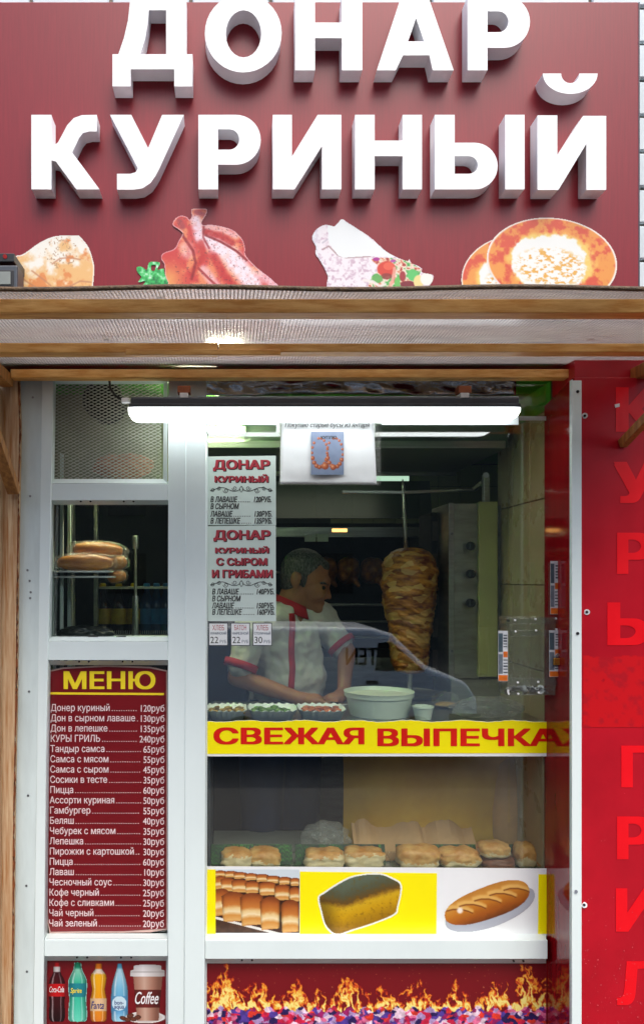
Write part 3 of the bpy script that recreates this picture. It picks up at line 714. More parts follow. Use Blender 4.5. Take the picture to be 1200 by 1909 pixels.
for x, y in ((151, 934.5), (169, 934.5), (231, 934.5), (249, 934.5), (148, 1233.5), (166, 1233.5), (229, 1233.5), (247, 1233.5), (144, 1785), (163, 1785), (226, 1785), (245, 1785), (451, 1790), (470, 1790), (957, 1792), (975, 1792)):
    c = P(x, y, -.045); tube('drain_hole', c+Vector((0, -.001, 0)), c+Vector((0, .004, 0)), .0032, M['dark_hole'], sf, seg=8)
for x0, x1 in ((165, 183), (217, 235)): pbox('drain_slot', x0, x1, 1186, 1189.5, -.0165, -.012, M['dark_hole'], sf)
for x, y in ((62, 741), (57, 925), (52, 1063), (56, 1083), (58, 1104), (57, 1115), (55, 1289), (53, 1483), (50, 1651), (51, 1811)):
    c = P(x, y, -.050); tube('screw', c+Vector((0, -.0018, 0)), c+Vector((0, .003, 0)), .0038, M['screw'], sf, seg=8)
# expanded metal vent
vx0, vx1, vz0, vz1 = PX(99, 0), PX(306, 0), PZ(894, 0), PZ(714, 0)
vs_, fs = [], []
cw, chh, t = .0225, .0108, .0023
nc, nr = int((vx1-vx0)/cw)+1, int((vz1-vz0)/chh)+1
def strand(a, b, ya, yb):
    d = Vector((b[0]-a[0], 0, b[1]-a[1])).normalized(); n_ = Vector((-d.z, 0, d.x))*t/2; i = len(vs_)
    for (p, yy) in ((a, ya), (b, yb)):
        q = Vector((p[0], yy, p[1])); vs_.extend([q-n_, q+n_, q+n_+Vector((0, .0022, 0)), q-n_+Vector((0, .0022, 0))])
    for k in range(4): fs.append((i+k, i+(k+1) % 4, i+4+(k+1) % 4, i+4+k))
for r in range(nr*2+1):
    for c in range(nc+1):
        xx = vx0+c*cw+(cw/2 if r % 2 else 0); zz = vz0+r*chh/2
        for s in (-1, 1):
            xe, ze = xx+s*cw/2, zz+chh/2
            if vx0-.003 <= xx <= vx1+.003 and vx0-.003 <= xe <= vx1+.003 and ze <= vz1: strand((xx, zz), (xe, ze), -.004, -.001)
tag(obj('vent_mesh', vs_, fs, M['alu_mesh'], sf), kind='stuff')

# foil strip stuffed under the canopy above the frame
fo = thing('foil_strip', 'crumpled silver foil strip stuffed under the canopy', 'foil', (.3, .0, 2.17))
vs_, fs = [], []; NXf, NZf = 80, 8
for j in range(NZf+1):
    for i in range(NXf+1):
        px_ = 320+640*i/NXf; py_ = 700+37*j/NZf
        v = P(px_, py_, -.02); v.y += .022*(fbm(np.array([px_*1.]), np.array([py_*2.]), 26, 6)[0]-.5)+.012*math.sin(px_/60); vs_.append(v)
for j in range(NZf):
    for i in range(NXf): a = j*(NXf+1)+i; fs.append((a, a+NXf+1, a+NXf+2, a+1))
o = obj('foil', vs_, fs, mat('foil', (.42, .44, .45), .22, .2, 10, metal=1, bump=.4, bscale=30), fo, smooth=True)
o.modifiers.new('s', 'SOLIDIFY').thickness = .001

# ------------------------------------------------------------------ linear lamp above the window (lit)
lp = thing('linear_lamp', 'lit white batten lamp hanging above the serving window', 'lamp', (PX(604, -.15), -.1, PZ(757, -.15)))
M['lamp_on'] = emit_mat('lamp_diffuser_lit', (.95, .98, 1.0), 3.0)
pbox('housing', 244, 968, 739, 757, -.155, -.07, M['steel_dark'], lp, bevel=.006)
pbox('housing_rim', 240, 970, 752, 758.5, -.162, -.066, M['steel_dark'], lp, bevel=.002)
pr = [(-.159, 759), (-.160, 766), (-.154, 774), (-.140, 779), (-.085, 779), (-.071, 774), (-.067, 766), (-.068, 759)]
L0, L1 = PX(239, -.155), PX(970.5, -.155)
vs_, fs = [], []; stat = [(L0, .55), (L0+.006, .8), (L0+.016, .95), (L0+.03, 1), (L1-.03, 1), (L1-.016, .95), (L1-.006, .8), (L1, .55)]
for x, k in stat:
    for (y, py_) in pr: vs_.append((x, -.113+(y+.113)*(.6+.4*k), PZ(759, -.155)+(PZ(py_, -.155)-PZ(759, -.155))*k))
n = len(pr)
for i in range(len(stat)-1):
    for k in range(n): fs.append((i*n+k, i*n+(k+1) % n, (i+1)*n+(k+1) % n, (i+1)*n+k))
fs += [tuple(range(n))[::-1], tuple((len(stat)-1)*n+k for k in range(n))]
obj('diffuser', vs_, fs, M['lamp_on'], lp, smooth=False)
for x in (343, 866):
    c = pbox('hanger', x-12, x+12, 719, 732, -.125, -.09, mat('rust_block', rgb(150, 82, 46), .7, .2), lp, bevel=.001)
    pbox('clip', x-8, x+8, 732, 741, -.157, -.11, M['washer'], lp, bevel=.001)
pbox('end_gland', 226, 242, 741, 750, -.12, -.10, M['washer'], lp, bevel=.003)
path_tube('cable', [P(228, 745, -.11), P(216, 738, -.1), P(206, 724, -.08), P(204, 706, -.05)], .004, M['black'], lp)

# ------------------------------------------------------------------ posters and stickers
GY = -.0042   # plane of paper and film stuck on the glass
def board(name, label, cat, px0, px1, py0, py1, group=None, Y=GY):
    return thing(name, label, cat, (PX((px0+px1)/2, Y), Y, PZ(py1, Y)), group)
# menu
mn = board('menu_poster', 'maroon menu poster with yellow МЕНЮ heading and price lines', 'poster', 85, 313, 1240, 1742)
plate('sheet', [[(87, 1262), (88, 1251), (120, 1244), (200, 1240), (280, 1243), (312, 1250), (312, 1733), (280, 1738), (230, 1739), (160, 1739), (93, 1740), (89, 1720), (84, 1600), (85, 1400)]], GY, .0015, mat('poster_edge', rgb(190, 160, 150), .4), mn)
plate('sheet', [[(89, 1264), (90, 1253), (120, 1247), (200, 1243), (280, 1246), (310, 1252), (310, 1731), (230, 1736), (160, 1736), (95, 1737), (91, 1720), (87, 1600), (87, 1400)]], GY-.001, .0008, M['maroon_print'], mn)
TY = GY-.0016
text('heading', 'МЕНЮ', 119, 290, 1251, 1285, TY, M['yellow_ink'], mn, bold=.032)
plate('rule', [[(92, 1290.5), (306, 1292), (306, 1296), (92, 1294.5)]], TY, .0003, M['yellow_ink'], mn)
MENU = [('Донер куриный', 120), ('Дон в сырном лаваше', 130), ('Дон в лепешке', 135), ('КУРЫ ГРИЛЬ', 240), ('Тандыр самса', 65), ('Самса с мясом', 55), ('Самса с сыром', 45), ('Сосики в тесте', 35), ('Пицца', 60), ('Ассорти куриная', 50), ('Гамбургер', 55), ('Беляш', 40), ('Чебурек с мясом', 35), ('Лепешка', 30), ('Пирожки с картошкой', 30), ('Пицца', 60), ('Лаваш', 10), ('Чесночный соус', 30), ('Кофе черный', 25), ('Кофе с сливками', 25), ('Чай черный', 20), ('Чай зеленый', 20)]
ref = mesh_co(text_mesh('Донер куриный', .012)); s_ = S(TY)
sx = (110/s_)/(ref[:, 0].max()-ref[:, 0].min()); capm = mesh_co(text_mesh('Н', .012)); sz = (13.2/s_)/(capm[:, 2].max()-capm[:, 2].min())
for i, (a, pr_) in enumerate(MENU):
    yb = 1325.5+i*19.12; x0 = 94.5-i*.16; xr = 307-i*.05
    am, pm_, dm = text_mesh(a, .012), text_mesh('%dруб' % pr_, .012), text_mesh('.', .008)
    ca, cp, cd = mesh_co(am), mesh_co(pm_), mesh_co(dm)
    X0, XR_ = PX(x0, TY), PX(xr, TY); z = PZ(yb, TY)
    fx = min(sx, (PX(258, TY)-X0)/(ca[:, 0].max())); 
    items = [(am, X0, z, fx, sz, TY), (pm_, XR_-cp[:, 0].max()*sx, z-1.2/s_, sx, sz, TY)]
    xa, xb = X0+ca[:, 0].max()*fx+2.5/s_, XR_-(cp[:, 0].max()-cp[:, 0].min())*sx-2.5/s_
    nd = int((xb-xa)/(4.45/s_))
    items += [(dm, xa+(k+.5)*(4.45/s_)-cd[:, 0].mean()*sx, z, sx*.9, sz*.8, TY) for k in range(max(nd, 1))]
    join_meshes('menu_line', items, M['pink_ink'], mn)
# drinks
YD = -.006
dr = board('drinks_poster', 'maroon poster of soft drink bottles and a coffee cup', 'poster', 80, 310, 1791, 2004, Y=YD)
plate('sheet', [[(78, 1788), (312, 1788), (311, 2006), (75, 2006)]], YD, .005, M['maroon_print'], dr)
def Zd(u, v): return (u/3, 1550+v/3)
PR = {'cola': [(733, 15), (752, 17), (758, 20), (785, 20), (800, 26), (825, 40), (850, 47), (925, 47), (940, 44), (970, 43), (1000, 46), (1040, 46), (1058, 40), (1064, 30)],
      'sprite': [(733, 16), (752, 18), (770, 20), (800, 34), (830, 48), (860, 50), (900, 48), (930, 44), (970, 46), (1010, 50), (1050, 49), (1064, 36)],
      'fanta': [(737, 18), (760, 20), (775, 22), (800, 42), (820, 46), (850, 42), (880, 36), (910, 40), (940, 48), (1000, 48), (1050, 46), (1064, 36)],
      'aqua': [(737, 12), (760, 15), (790, 24), (830, 36), (870, 45), (920, 49), (1000, 49), (1050, 46), (1064, 36)]}
def drinks_fn(x, y):
    u, v = x*3, (y-1550)*3; c = np.zeros(x.shape+(3,)); al = np.zeros(x.shape, bool)
    def put(k, cu, stops, lab=None, glow=.0, out=None):
        nonlocal c, al
        hw = np.interp(v, [p[0] for p in PR[k]], [p[1] for p in PR[k]], left=0, right=0); d = (u-cu)/np.maximum(hw, 1)
        m = (np.abs(u-cu) < hw) & (v > PR[k][0][0]) & (v < 1064)
        if out is not None:
            mo = (np.abs(u-cu) < hw+4) & (v > PR[k][0][0]-3) & (v < 1067); c = np.where(mo[..., None], out, c); al |= mo
        b = ramp((v-733)/331, stops); b = b*(1-.45*np.abs(d)[..., None]**2.5)
        b = mixc(b, C(255, 255, 255), .75*sst(.16, .02, np.abs(d+.55))*(.4+.6*fbm(x, y, 9, 4))*(v > 790)+.35*sst(.10, .02, np.abs(d-.5))*(v > 790))
        if lab: b = np.where(((v > lab[0]) & (v < lab[1]))[..., None], np.array(lab[2])*(1-.3*np.abs(d)[..., None]**2), b)
        c = np.where(m[..., None], b, c); al |= m
    put('cola', 320, [(0, (200, 20, 28)), (.06, (200, 20, 28)), (.08, (226, 220, 216)), (.15, (226, 220, 216)), (.17, (60, 14, 20)), (.3, (70, 12, 18)), (.7, (60, 10, 16)), (1, (30, 6, 10))], (852, 922, C(206, 22, 26)))
    put('sprite', 436, [(0, (20, 130, 90)), (.08, (30, 150, 110)), (.12, (150, 226, 196)), (.4, (40, 176, 140)), (.6, (60, 196, 160)), (1, (110, 220, 190))], (850, 925, C(36, 140, 150)), out=C(150, 214, 200))
    put('fanta', 552, [(0, (226, 120, 20)), (.1, (226, 120, 20)), (.12, (240, 226, 210)), (.18, (246, 220, 190)), (.21, (246, 178, 20)), (.6, (240, 160, 24)), (1, (230, 130, 40))], (935, 1005, C(236, 196, 150)))
    put('aqua', 670, [(0, (70, 150, 190)), (.08, (90, 170, 200)), (.12, (190, 226, 240)), (.45, (120, 190, 222)), (.8, (90, 160, 210)), (1, (170, 220, 236))], (920, 1005, C(90, 160, 204)))
    r = np.hypot(u-668, v-962); c = np.where((r < 40)[..., None], C(206, 232, 242), c)
    sc = np.hypot((u-815)/112, (v-1040)/34) < 1; c = np.where(sc[..., None], ramp(np.hypot((u-815)/112, (v-1040)/34), [(0, (190, 180, 176)), (.8, (214, 206, 200)), (.9, (246, 242, 240)), (1, (220, 210, 205))]), c); al |= sc
    t = np.clip((v-800)/260, 0, 1); hw = 84-24*t; d = (u-828)/hw; m = (np.abs(d) < 1) & (v > 800) & (v < 1058)
    cup = ramp(np.abs(d+.25), [(0, (206, 170, 150)), (.5, (176, 128, 108)), (1.25, (110, 66, 52))]); cup = np.where(((v > 885) & (v < 985))[..., None], ramp(np.abs(d+.2), [(0, (120, 40, 34)), (1.2, (70, 20, 18))]), cup)
    c = np.where(m[..., None], cup, c); al |= m
    m = ((np.abs(u-826) < 97) & (v > 778) & (v < 812)) | (np.hypot((u-826)/97, (v-780)/12) < 1) | ((np.abs(u-826) < 78) & (v > 752) & (v < 785)) | (np.hypot((u-826)/78, (v-753)/10) < 1)
    lid = ramp(np.abs((u-800)/100), [(0, (246, 242, 240)), (1.3, (170, 162, 158))]); lid = mixc(lid, C(150, 140, 138), .7*sst(4, 1, np.abs(v-786))); c = np.where(m[..., None], lid, c); al |= m
    for (bu, bv, a) in ((690, 1045, .5), (730, 1030, -.4), (745, 1050, .3), (770, 1040, -.2), (715, 1052, .1)):
        q = np.hypot((u-bu)/20, (v-bv-a*(u-bu)*.4)/13); m = q < 1; c = np.where(m[..., None], ramp(q, [(0, (60, 26, 18)), (.3, (120, 66, 46)), (1, (70, 34, 24))]), c); al |= m
    return c, al
picture('printed_drinks', 82, 310, 1792, 1908, YD-.0012, drinks_fn, dr, step=.9)
DT = YD-.0018
for s_t, a, b, t_, bt, mm, sh in (('Coca-Cola', 92.5, 120, 1839, 1850, 'washer', .25), ('Sprite', 132, 153, 1842, 1854, 'yellow_ink', .2), ('Fanta', 170, 194, 1867, 1881, 'navy_ink', .25), ('bon-', 214, 231, 1865, 1873, 'navy_ink', 0), ('aqua', 213, 232, 1875, 1883, 'navy_ink', 0), ('Coffee', 252, 296, 1849, 1872, 'washer', .35)):
    if mm not in M: M[mm] = mat('navy_ink', rgb(26, 40, 110), .4, .05)
    text('drink_name', s_t, a, b, t_, bt, DT, M[mm], dr, bold=.015, shear=sh)

# price lists
def flourish(parent, cx, cy, w, Y):
    pts = []
    vs_, fs = [], []
    def ribbon(pp, wd):
        b = len(vs_)
        for i, p in enumerate(pp):
            a, c_ = pp[max(i-1, 0)], pp[min(i+1, len(pp)-1)]; dx, dy = c_[0]-a[0], c_[1]-a[1]; l_ = math.hypot(dx, dy)+1e-6
            nx_, ny_ = -dy/l_*wd/2, dx/l_*wd/2; vs_.extend([P(p[0]+nx_, p[1]+ny_, Y), P(p[0]-nx_, p[1]-ny_, Y)])
        for i in range(len(pp)-1): fs.append((b+2*i, b+2*i+1, b+2*i+3, b+2*i+2))
    for s in (-1, 1):
        X = lambda f: cx+s*w/2*f
        ribbon([(X(.03+.97*t), cy+4*math.sin(t*7.5)*(1-.3*t)) for t in np.linspace(0, 1, 30)], 1.1)
        for f, r, y_ in ((.22, 4.6, -2), (.5, 5, 2.5), (.72, 4, -2), (.92, 4, 1)):
            ribbon([(X(f)+s*r*(1-k/34)*math.cos(k*.33), cy+y_+r*(1-k/34)*math.sin(k*.33)) for k in range(26)], 1.0)
    for q in ([(cx, cy-6), (cx+4, cy), (cx, cy+6), (cx-4, cy), (cx, cy-6)],): ribbon(q, 1.2)
    return obj('ornament', vs_, fs, M['ink'], parent)
M['list_paper'] = mat('price_sheet', rgb(204, 219, 211), .4, .05, 4)
def price_list(label, y0, y1, heads, orn, lines):
    b = board('price_list', label, 'price list', 388, 514, y0, y1)
    plate('sheet', [[(387, y0), (514, y0-1.5), (514.5, y1), (388, y1)]], GY, .001, M['list_paper'], b)
    for s_t, a, c_, t_, bt in heads:
        text('heading_shadow', s_t, a+1.3, c_+1.5, t_+1.2, bt+1.4, GY-.0004, M['ink'], b, bold=.055)
        text('heading', s_t, a, c_, t_, bt, GY-.0011, M['maroon_ink'], b, bold=.045)
    flourish(b, 450, orn, 116, GY-.0008)
    for s_t, a, c_, yb in lines:
        if '|' in s_t:
            l_, r_ = s_t.split('|'); 
            lm, rm, dm = text_mesh(l_, .03, .2), text_mesh(r_, .03, .2), text_mesh('.', .03)
            cl, cr_ = mesh_co(lm), mesh_co(rm); Y = GY-.0008; k = 1/S(Y); ss_ = 10.5*k/.73; xw = ss_*.66
            X0, X1 = PX(a, Y), PX(c_, Y); z = PZ(yb, Y)
            it = [(lm, X0, z, xw, ss_, Y), (rm, X1-cr_[:, 0].max()*xw, z, xw, ss_, Y)]
            xa, xb = X0+cl[:, 0].max()*xw+1.5*k, X1-(cr_[:, 0].max())*xw-1*k; nd = max(int((xb-xa)/(3.3*k)), 1)
            it += [(dm, xa+3.3*k*q_, z, xw*.8, ss_*.8, Y) for q_ in range(nd)]
            join_meshes('price_line', it, M['ink'], b)
        else:
            lm = text_mesh(s_t, .03, .2); Y = GY-.0008; k = 1/S(Y); join_meshes('price_line', [(lm, PX(a, Y), PZ(yb, Y), 10.5*k/.73*.66, 10.5*k/.73, Y)], M['ink'], b)
price_list('pale price sheet headed ДОНАР КУРИНЫЙ, prices 120 to 135', 851, 979,
    [('ДОНАР', 397, 503, 857, 878), ('КУРИНЫЙ', 400, 500, 884, 899)], 912, [('В ЛАВАШЕ|120РУБ.', 392, 506, 936), ('В СЫРНОМ', 392, 440, 949), ('ЛАВАШЕ|130РУБ.', 392, 507, 963), ('В ЛЕПЕШКЕ|135РУБ.', 392, 507, 976)])
price_list('pale price sheet headed ДОНАР КУРИНЫЙ С СЫРОМ И ГРИБАМИ', 981, 1158,
    [('ДОНАР', 398, 504, 988, 1009), ('КУРИНЫЙ', 401, 501, 1018, 1031), ('С СЫРОМ', 403, 498, 1040, 1054), ('И ГРИБАМИ', 395, 508, 1062, 1077)], 1088, [('В ЛАВАШЕ|140РУБ.', 395, 511, 1108), ('В СЫРНОМ', 395, 440, 1121), ('ЛАВАШЕ|150РУБ.', 395, 511, 1134), ('В ЛЕПЕШКЕ|160РУБ.', 395, 512, 1146)])
for (x0, x1, a, b_, n_, lab) in ((389, 425, 'ХЛЕБ', 'УКРАИНСКИЙ', '22', 'bread price tag reading УКРАИНСКИЙ, beside the white mullion'), (430, 466, 'БАТОН', 'НАРЕЗНОЙ', '22', 'middle small tag of three, reading БАТОН НАРЕЗНОЙ'), (471, 507, 'ХЛЕБ', 'СТОЛИЧНЫЙ', '30', 'bread tag reading СТОЛИЧНЫЙ with the highest price of 30')):
    tg = board('price_tag', lab, 'price tag', x0, x1, 1161, 1204)
    plate('card', [[(x0, 1161), (x1, 1161), (x1, 1204), (x0, 1204)]], GY, .001, M['steel_dark'], tg)
    plate('card_face', [[(x0+1.3, 1162.5), (x1-1.3, 1162.5), (x1-1.3, 1202.5), (x0+1.3, 1202.5)]], GY-.0008, .0005, M['paper'], tg)
    text('writing', a, x0+7, x1-7, 1165, 1175, GY-.0013, M['maroon_ink'], tg, bold=.0); text('writing', b_, x0+3, x1-3, 1177, 1183, GY-.0013, M['blue_ink'], tg, bold=.02)
    text('writing', n_, x0+3.5, x0+18, 1187, 1199, GY-.0013, M['ink'], tg); text('writing', 'РУБ', x0+21, x1-3, 1193, 1199, GY-.0013, M['blue_ink'], tg)
# note about amber beads
YN = -.010
nt = board('paper_note', 'white paper note in a plastic sleeve with a bead necklace picture', 'note', 522, 708, 783, 905, Y=YN)
def sheet_grid(name, quad, Y, m, amp, sc, parent, nx=26, ny=20, seed=1):
    vs_, fs = [], []
    for j in range(ny+1):
        for i in range(nx+1):
            s, t = i/nx, j/ny
            p = [(quad[0][k]*(1-s)+quad[1][k]*s)*(1-t)+(quad[3][k]*(1-s)+quad[2][k]*s)*t for k in (0, 1)]
            v = P(p[0], p[1], Y); v.y -= amp*fbm(np.array([p[0]]), np.array([p[1]]), sc, seed)[0]*(.2+t); vs_.append(v)
    for j in range(ny):
        for i in range(nx): a = j*(nx+1)+i; fs.append((a, a+nx+1, a+nx+2, a+1))
    return obj(name, vs_, fs, m, parent, smooth=True)
o = sheet_grid('sheet', [(524, 780), (696, 780), (701, 904), (522, 903)], YN+.004, M['paper'], .010, 40, nt); o.modifiers.new('s', 'SOLIDIFY').thickness = .0006
sheet_grid('sleeve', [(521, 781), (709, 781), (710, 905), (520, 904)], YN+.0075, M['bag'], .0005, 50, nt)
YN2 = YN-.0085
text('writing', 'Покупаю старые бусы из янтаря', 531, 689, 787, 799, YN2, M['ink'], nt, shear=.3, bold=.022)
def bead_fn(x, y):
    c = mixc(np.broadcast_to(C(120, 136, 166), x.shape+(3,)), C(150, 165, 190), fbm(x, y, 20, 5))
    pts = []
    for s in (-1, 1):
        cx = 610+s*14
        for k in range(16):
            a = math.radians(-100+s*0+k*21.5); pts.append((cx+14.5*math.cos(a)+(s*0), 844+27*math.sin(a), 2.6+1.4*(math.sin(a) > .3)))
    pts += [(606, 869, 6.5), (621, 871, 5.5)]
    for (bx, by, r) in pts:
        q = np.hypot(x-bx, y-by)/r; m = q < 1; q2 = np.hypot(x-bx+r*.3, y-by+r*.3)/r
        c = np.where(m[..., None], ramp(q2, [(0, (240, 190, 150)), (.5, (206, 116, 76)), (1.3, (130, 60, 40))]), c)
    return c
picture('printed_necklace', 579.5, 640.5, 805, 885, YN2, bead_fn, nt, step=.8)
text('writing', 'КУПЛЮ', 598, 627, 812.5, 818.5, YN2-.0005, M['ink'], nt, bold=.03)

# yellow banner on the glass
bn = board('banner', 'yellow banner reading СВЕЖАЯ ВЫПЕЧКА in red', 'banner', 386, 1018, 1344, 1410)
top = [(386+i*7.9, 1344+1.6*math.sin(i*.5)+random.uniform(-.7, .7)) for i in range(81)]
plate('strip', [top+[(1018, 1410), (386, 1410)]], GY, .0012, M['paper'], bn)
plate('yellow_field', [[(p[0], p[1]+.6) for p in top]+[(1018, 1404), (386, 1405.5)]], GY-.001, .0006, M['yellow'], bn)
text('lettering', 'СВЕЖАЯ', 398, 679, 1356, 1388, GY-.0017, M['red_ink'], bn, bold=.04)
text('lettering', 'ВЫПЕЧКА', 703, 1036, 1358, 1391, GY-.0017, M['red_ink'], bn, bold=.04).data
# bread strip
bs = board('bread_poster', 'yellow and white poster strip with three bread pictures', 'poster', 386, 1018, 1616, 1744)
plate('strip', [[(386, 1615), (1018, 1619), (1018, 1744), (386, 1744)]], GY, .0012, M['paper'], bs)
for q in ([(386, 1621), (402, 1621), (402, 1741), (386, 1743)], [(559, 1625), (814, 1628), (813, 1741), (559, 1741)], [(1003, 1630), (1018, 1630), (1018, 1741), (1002, 1741)]):
    plate('yellow_field', [q], GY-.001, .0006, M['yellow'], bs)
def loaves_fn(x, y):
    u, v = (x-370)*3.43, (y-1600)*3.43; n = fbm(x, y, 6, 3)
    c = mixc(np.broadcast_to(C(214, 226, 232), x.shape+(3,)), C(70, 36, 20), sst(70, 74, v+0*u)*0)
    c = np.where((v > 110+.11*(u-108))[..., None], C(60, 30, 16), c)
    rows = [[(100, 180, 78, 118), (165, 250, 80, 124), (222, 312, 88, 132), (292, 380, 95, 142), (365, 450, 100, 152), (432, 520, 110, 162), (510, 592, 118, 170), (585, 650, 125, 178)],
            [(100, 182, 112, 200), (140, 235, 124, 215), (208, 322, 135, 222), (295, 395, 146, 226), (382, 502, 150, 240), (482, 592, 168, 272), (578, 655, 184, 280)],
            [(90, 205, 192, 372), (145, 305, 213, 412), (262, 428, 220, 436), (390, 532, 245, 462), (524, 655, 265, 482)]]
    for r in rows:
        for (a, b, t0, t1) in r:
            s, t = (u-a)/(b-a), (v-t0)/(t1-t0); top_ = .16*(2*s-1)**2; taper = .10*np.clip(t, 0, 1)
            m = (s > taper*.9) & (s < 1-taper*.6) & (t > top_) & (t < 1-.12*(s*.6))
            q = t-top_*.5+.06*(n-.5)
            k = ramp(q, [(0, (120, 58, 26)), (.2, (178, 96, 40)), (.42, (206, 128, 56)), (.52, (236, 200, 136)), (.64, (246, 224, 176)), (.75, (214, 146, 66)), (.9, (226, 176, 104)), (1, (180, 110, 50))])
            k = k*(1-.45*sst(.78, 1.0, s)[..., None])*(1-.3*sst(.18, 0, s)[..., None]); c = np.where(m[..., None], k, c)
            e = m & (s > .93-taper*.6); c = np.where(e[..., None], c*.55, c)
    lo = 372+.255*(u-108); c = np.where(((v > lo) & (v < lo+16))[..., None] & (c.sum(-1) < .7)[..., None], C(232, 228, 220), c)
    c = np.where((v > lo+16)[..., None], mixc(np.broadcast_to(C(54, 34, 26), x.shape+(3,)), C(100, 66, 44), fbm(x, y, 8, 9)), c)
    return c
picture('printed_bread_rows', 402, 558, 1621, 1739, GY-.0012, loaves_fn, bs)
lo_o = smooth_loop([(592, 1673), (606, 1661), (634, 1643), (662, 1631), (704, 1627), (732, 1636), (749, 1651), (743, 1690), (736, 1706), (700, 1722), (660, 1735), (627, 1744), (606, 1728), (597, 1700)], 5)
def loaf_fn(x, y):
    al = inside(x, y, lo_o); e = dist_line(x, y, lo_o+[lo_o[0]]); n = fbm(x, y, 9, 12); n2 = fbm(x, y, 4, 22)
    edge = np.interp(x, [592, 602, 640, 680, 720, 750], [1670, 1674, 1682, 1668, 1655, 1648])+6*(n-.5)
    t = (y-edge)
    c = ramp(sst(-45, 70, t+8*(n2-.5)), [(0, (96, 110, 92)), (.2, (86, 88, 64)), (.38, (104, 76, 30)), (.46, (176, 132, 30)), (.52, (214, 172, 30)), (.7, (206, 158, 10)), (1, (150, 106, 8))])
    c = c*(1-.35*((x < 634)*sst(0, 8, t)*sst(640, 600, x))[..., None]); c = mixc(c, C(120, 84, 10), .5*sst(.6, .8, n2))
    c = np.where((e < 3.2)[..., None], C(250, 252, 236), c); return c, al
picture('printed_tin_loaf', 588, 754, 1624, 1742, GY-.0018, loaf_fn, bs)
def baton_fn(x, y):
    a = math.radians(-20); dx, dy = x-907, y-1683.5; ux, uy = dx*math.cos(a)+dy*math.sin(a), -dx*math.sin(a)+dy*math.cos(a)
    r = (np.abs(ux/83)**2.6+np.abs((uy-.0)/(30+2*(ux/83)))**2.2); n = fbm(x, y, 10, 8)
    c = ramp((uy+30)/60+.12*(n-.5), [(0, (190, 126, 50)), (.25, (214, 150, 62)), (.5, (196, 120, 34)), (.8, (160, 84, 20)), (1, (110, 56, 16))])
    for x0 in (-66, -40, -10, 20, 48):
        pts = [(x0-10, -20), (x0+2, -19), (x0+16, -14), (x0+28, -6), (x0+34, 0)]
        d = dist_line(ux, uy-4, pts); c = mixc(c, C(236, 190, 108), .8*sst(6.5, 1, d)); c = mixc(c, C(120, 62, 20), .8*sst(2.2, .5, dist_line(ux, uy-8.5, pts)))
    c = mixc(c, C(250, 236, 220), sst(8, 3, np.hypot(ux+52, uy+4)))
    sh = (np.hypot((ux-2)/88, (uy-12)/34) < 1) & (r >= 1)
    c = np.where(sh[..., None], C(178, 182, 192), c); return c, (r < 1) | sh
picture('printed_batton_loaf', 818, 1000, 1632, 1738, GY-.0012, baton_fn, bs)
# flames strip
fp = board('flame_poster', 'maroon poster strip with printed flames over embers', 'poster', 386, 1018, 1796, 2004, Y=YD)
plate('sheet', [[(383, 1793), (1018, 1793), (1018, 2006), (382, 2006)]], YD, .005, M['maroon_print'], fp)
EP = RNG.random((1500, 2))*np.array([660, 150])+np.array([375, 1872]); EC = RNG.integers(0, 8, 1500)
PAL = np.array([[206, 34, 70], [150, 30, 96], [226, 110, 150], [236, 206, 222], [84, 60, 150], [40, 26, 84], [222, 60, 44], [180, 150, 200]], float)/255
def flames_fn(x, y):
    hx = [386, 400, 420, 436, 450, 470, 490, 505, 515, 535, 553, 568, 580, 595, 605, 618, 640, 662, 680, 700, 712, 725, 740, 760, 785, 800, 815, 840, 853, 866, 878, 900, 920, 945, 955, 975, 990, 1005, 1018]
    hh = [52, 50, 88, 60, 30, 46, 50, 36, 16, 30, 56, 34, 14, 40, 30, 22, 62, 56, 30, 30, 44, 30, 24, 46, 56, 30, 14, 30, 56, 30, 10, 40, 52, 50, 22, 88, 84, 50, 60]
    wx = x+16*(fbm(x, y, 22, 31)-.5)+8*(fbm(x, y, 8, 35)-.5); h = np.interp(wx, hx, hh); up = 1884-y
    n1 = 1-np.abs(2*fbm(wx*1.5, y*.62, 15, 41, 4)-1); n2 = fbm(x, y, 5, 47)
    I = (n1-.62)*3.0+.55*sst(1.0, .15, up/np.maximum(h, 1))-.42
    I = np.where(up > h*1.04, I-.9*(up-h*1.04)/14-.2, I)
    c = ramp(I, [(0, (100, 14, 20)), (.22, (170, 34, 24)), (.45, (226, 92, 34)), (.68, (246, 170, 50)), (1, (255, 238, 140))])
    al = I > .06
    sp = (fbm(x, y, 2.2, 90, 2) > .795) & (up > 20); c = np.where((sp & ~al)[..., None], C(200, 110, 80), c); al |= sp
    em = y > 1881+5*np.sin(x*.21)+8*(n2-.5)
    idx = np.zeros(x.shape, int); best = np.full(x.shape, 1e9)
    yy = np.where(em, y+9*(fbm(x, y, 7, 55)-.5), 1890); xo = x; x = x+9*(fbm(x, y, 7, 66)-.5)
    for i, (ex, ey) in enumerate(EP):
        d = (x-ex)**2*.7+(yy-ey)**2*1.3+((x-ex)*(yy-ey))*.5*math.sin(i); k = d < best; best = np.where(k, d, best); idx = np.where(k, i, idx)
    x = xo; ec = PAL[EC[idx]]*(.7+.6*fbm(x, y, 5, 99))[..., None]
    c = np.where(em[..., None], ec, c); return c, al | em
picture('printed_flames', 386, 1017, 1796, 1950, YD-.0012, flames_fn, fp, step=1.0)
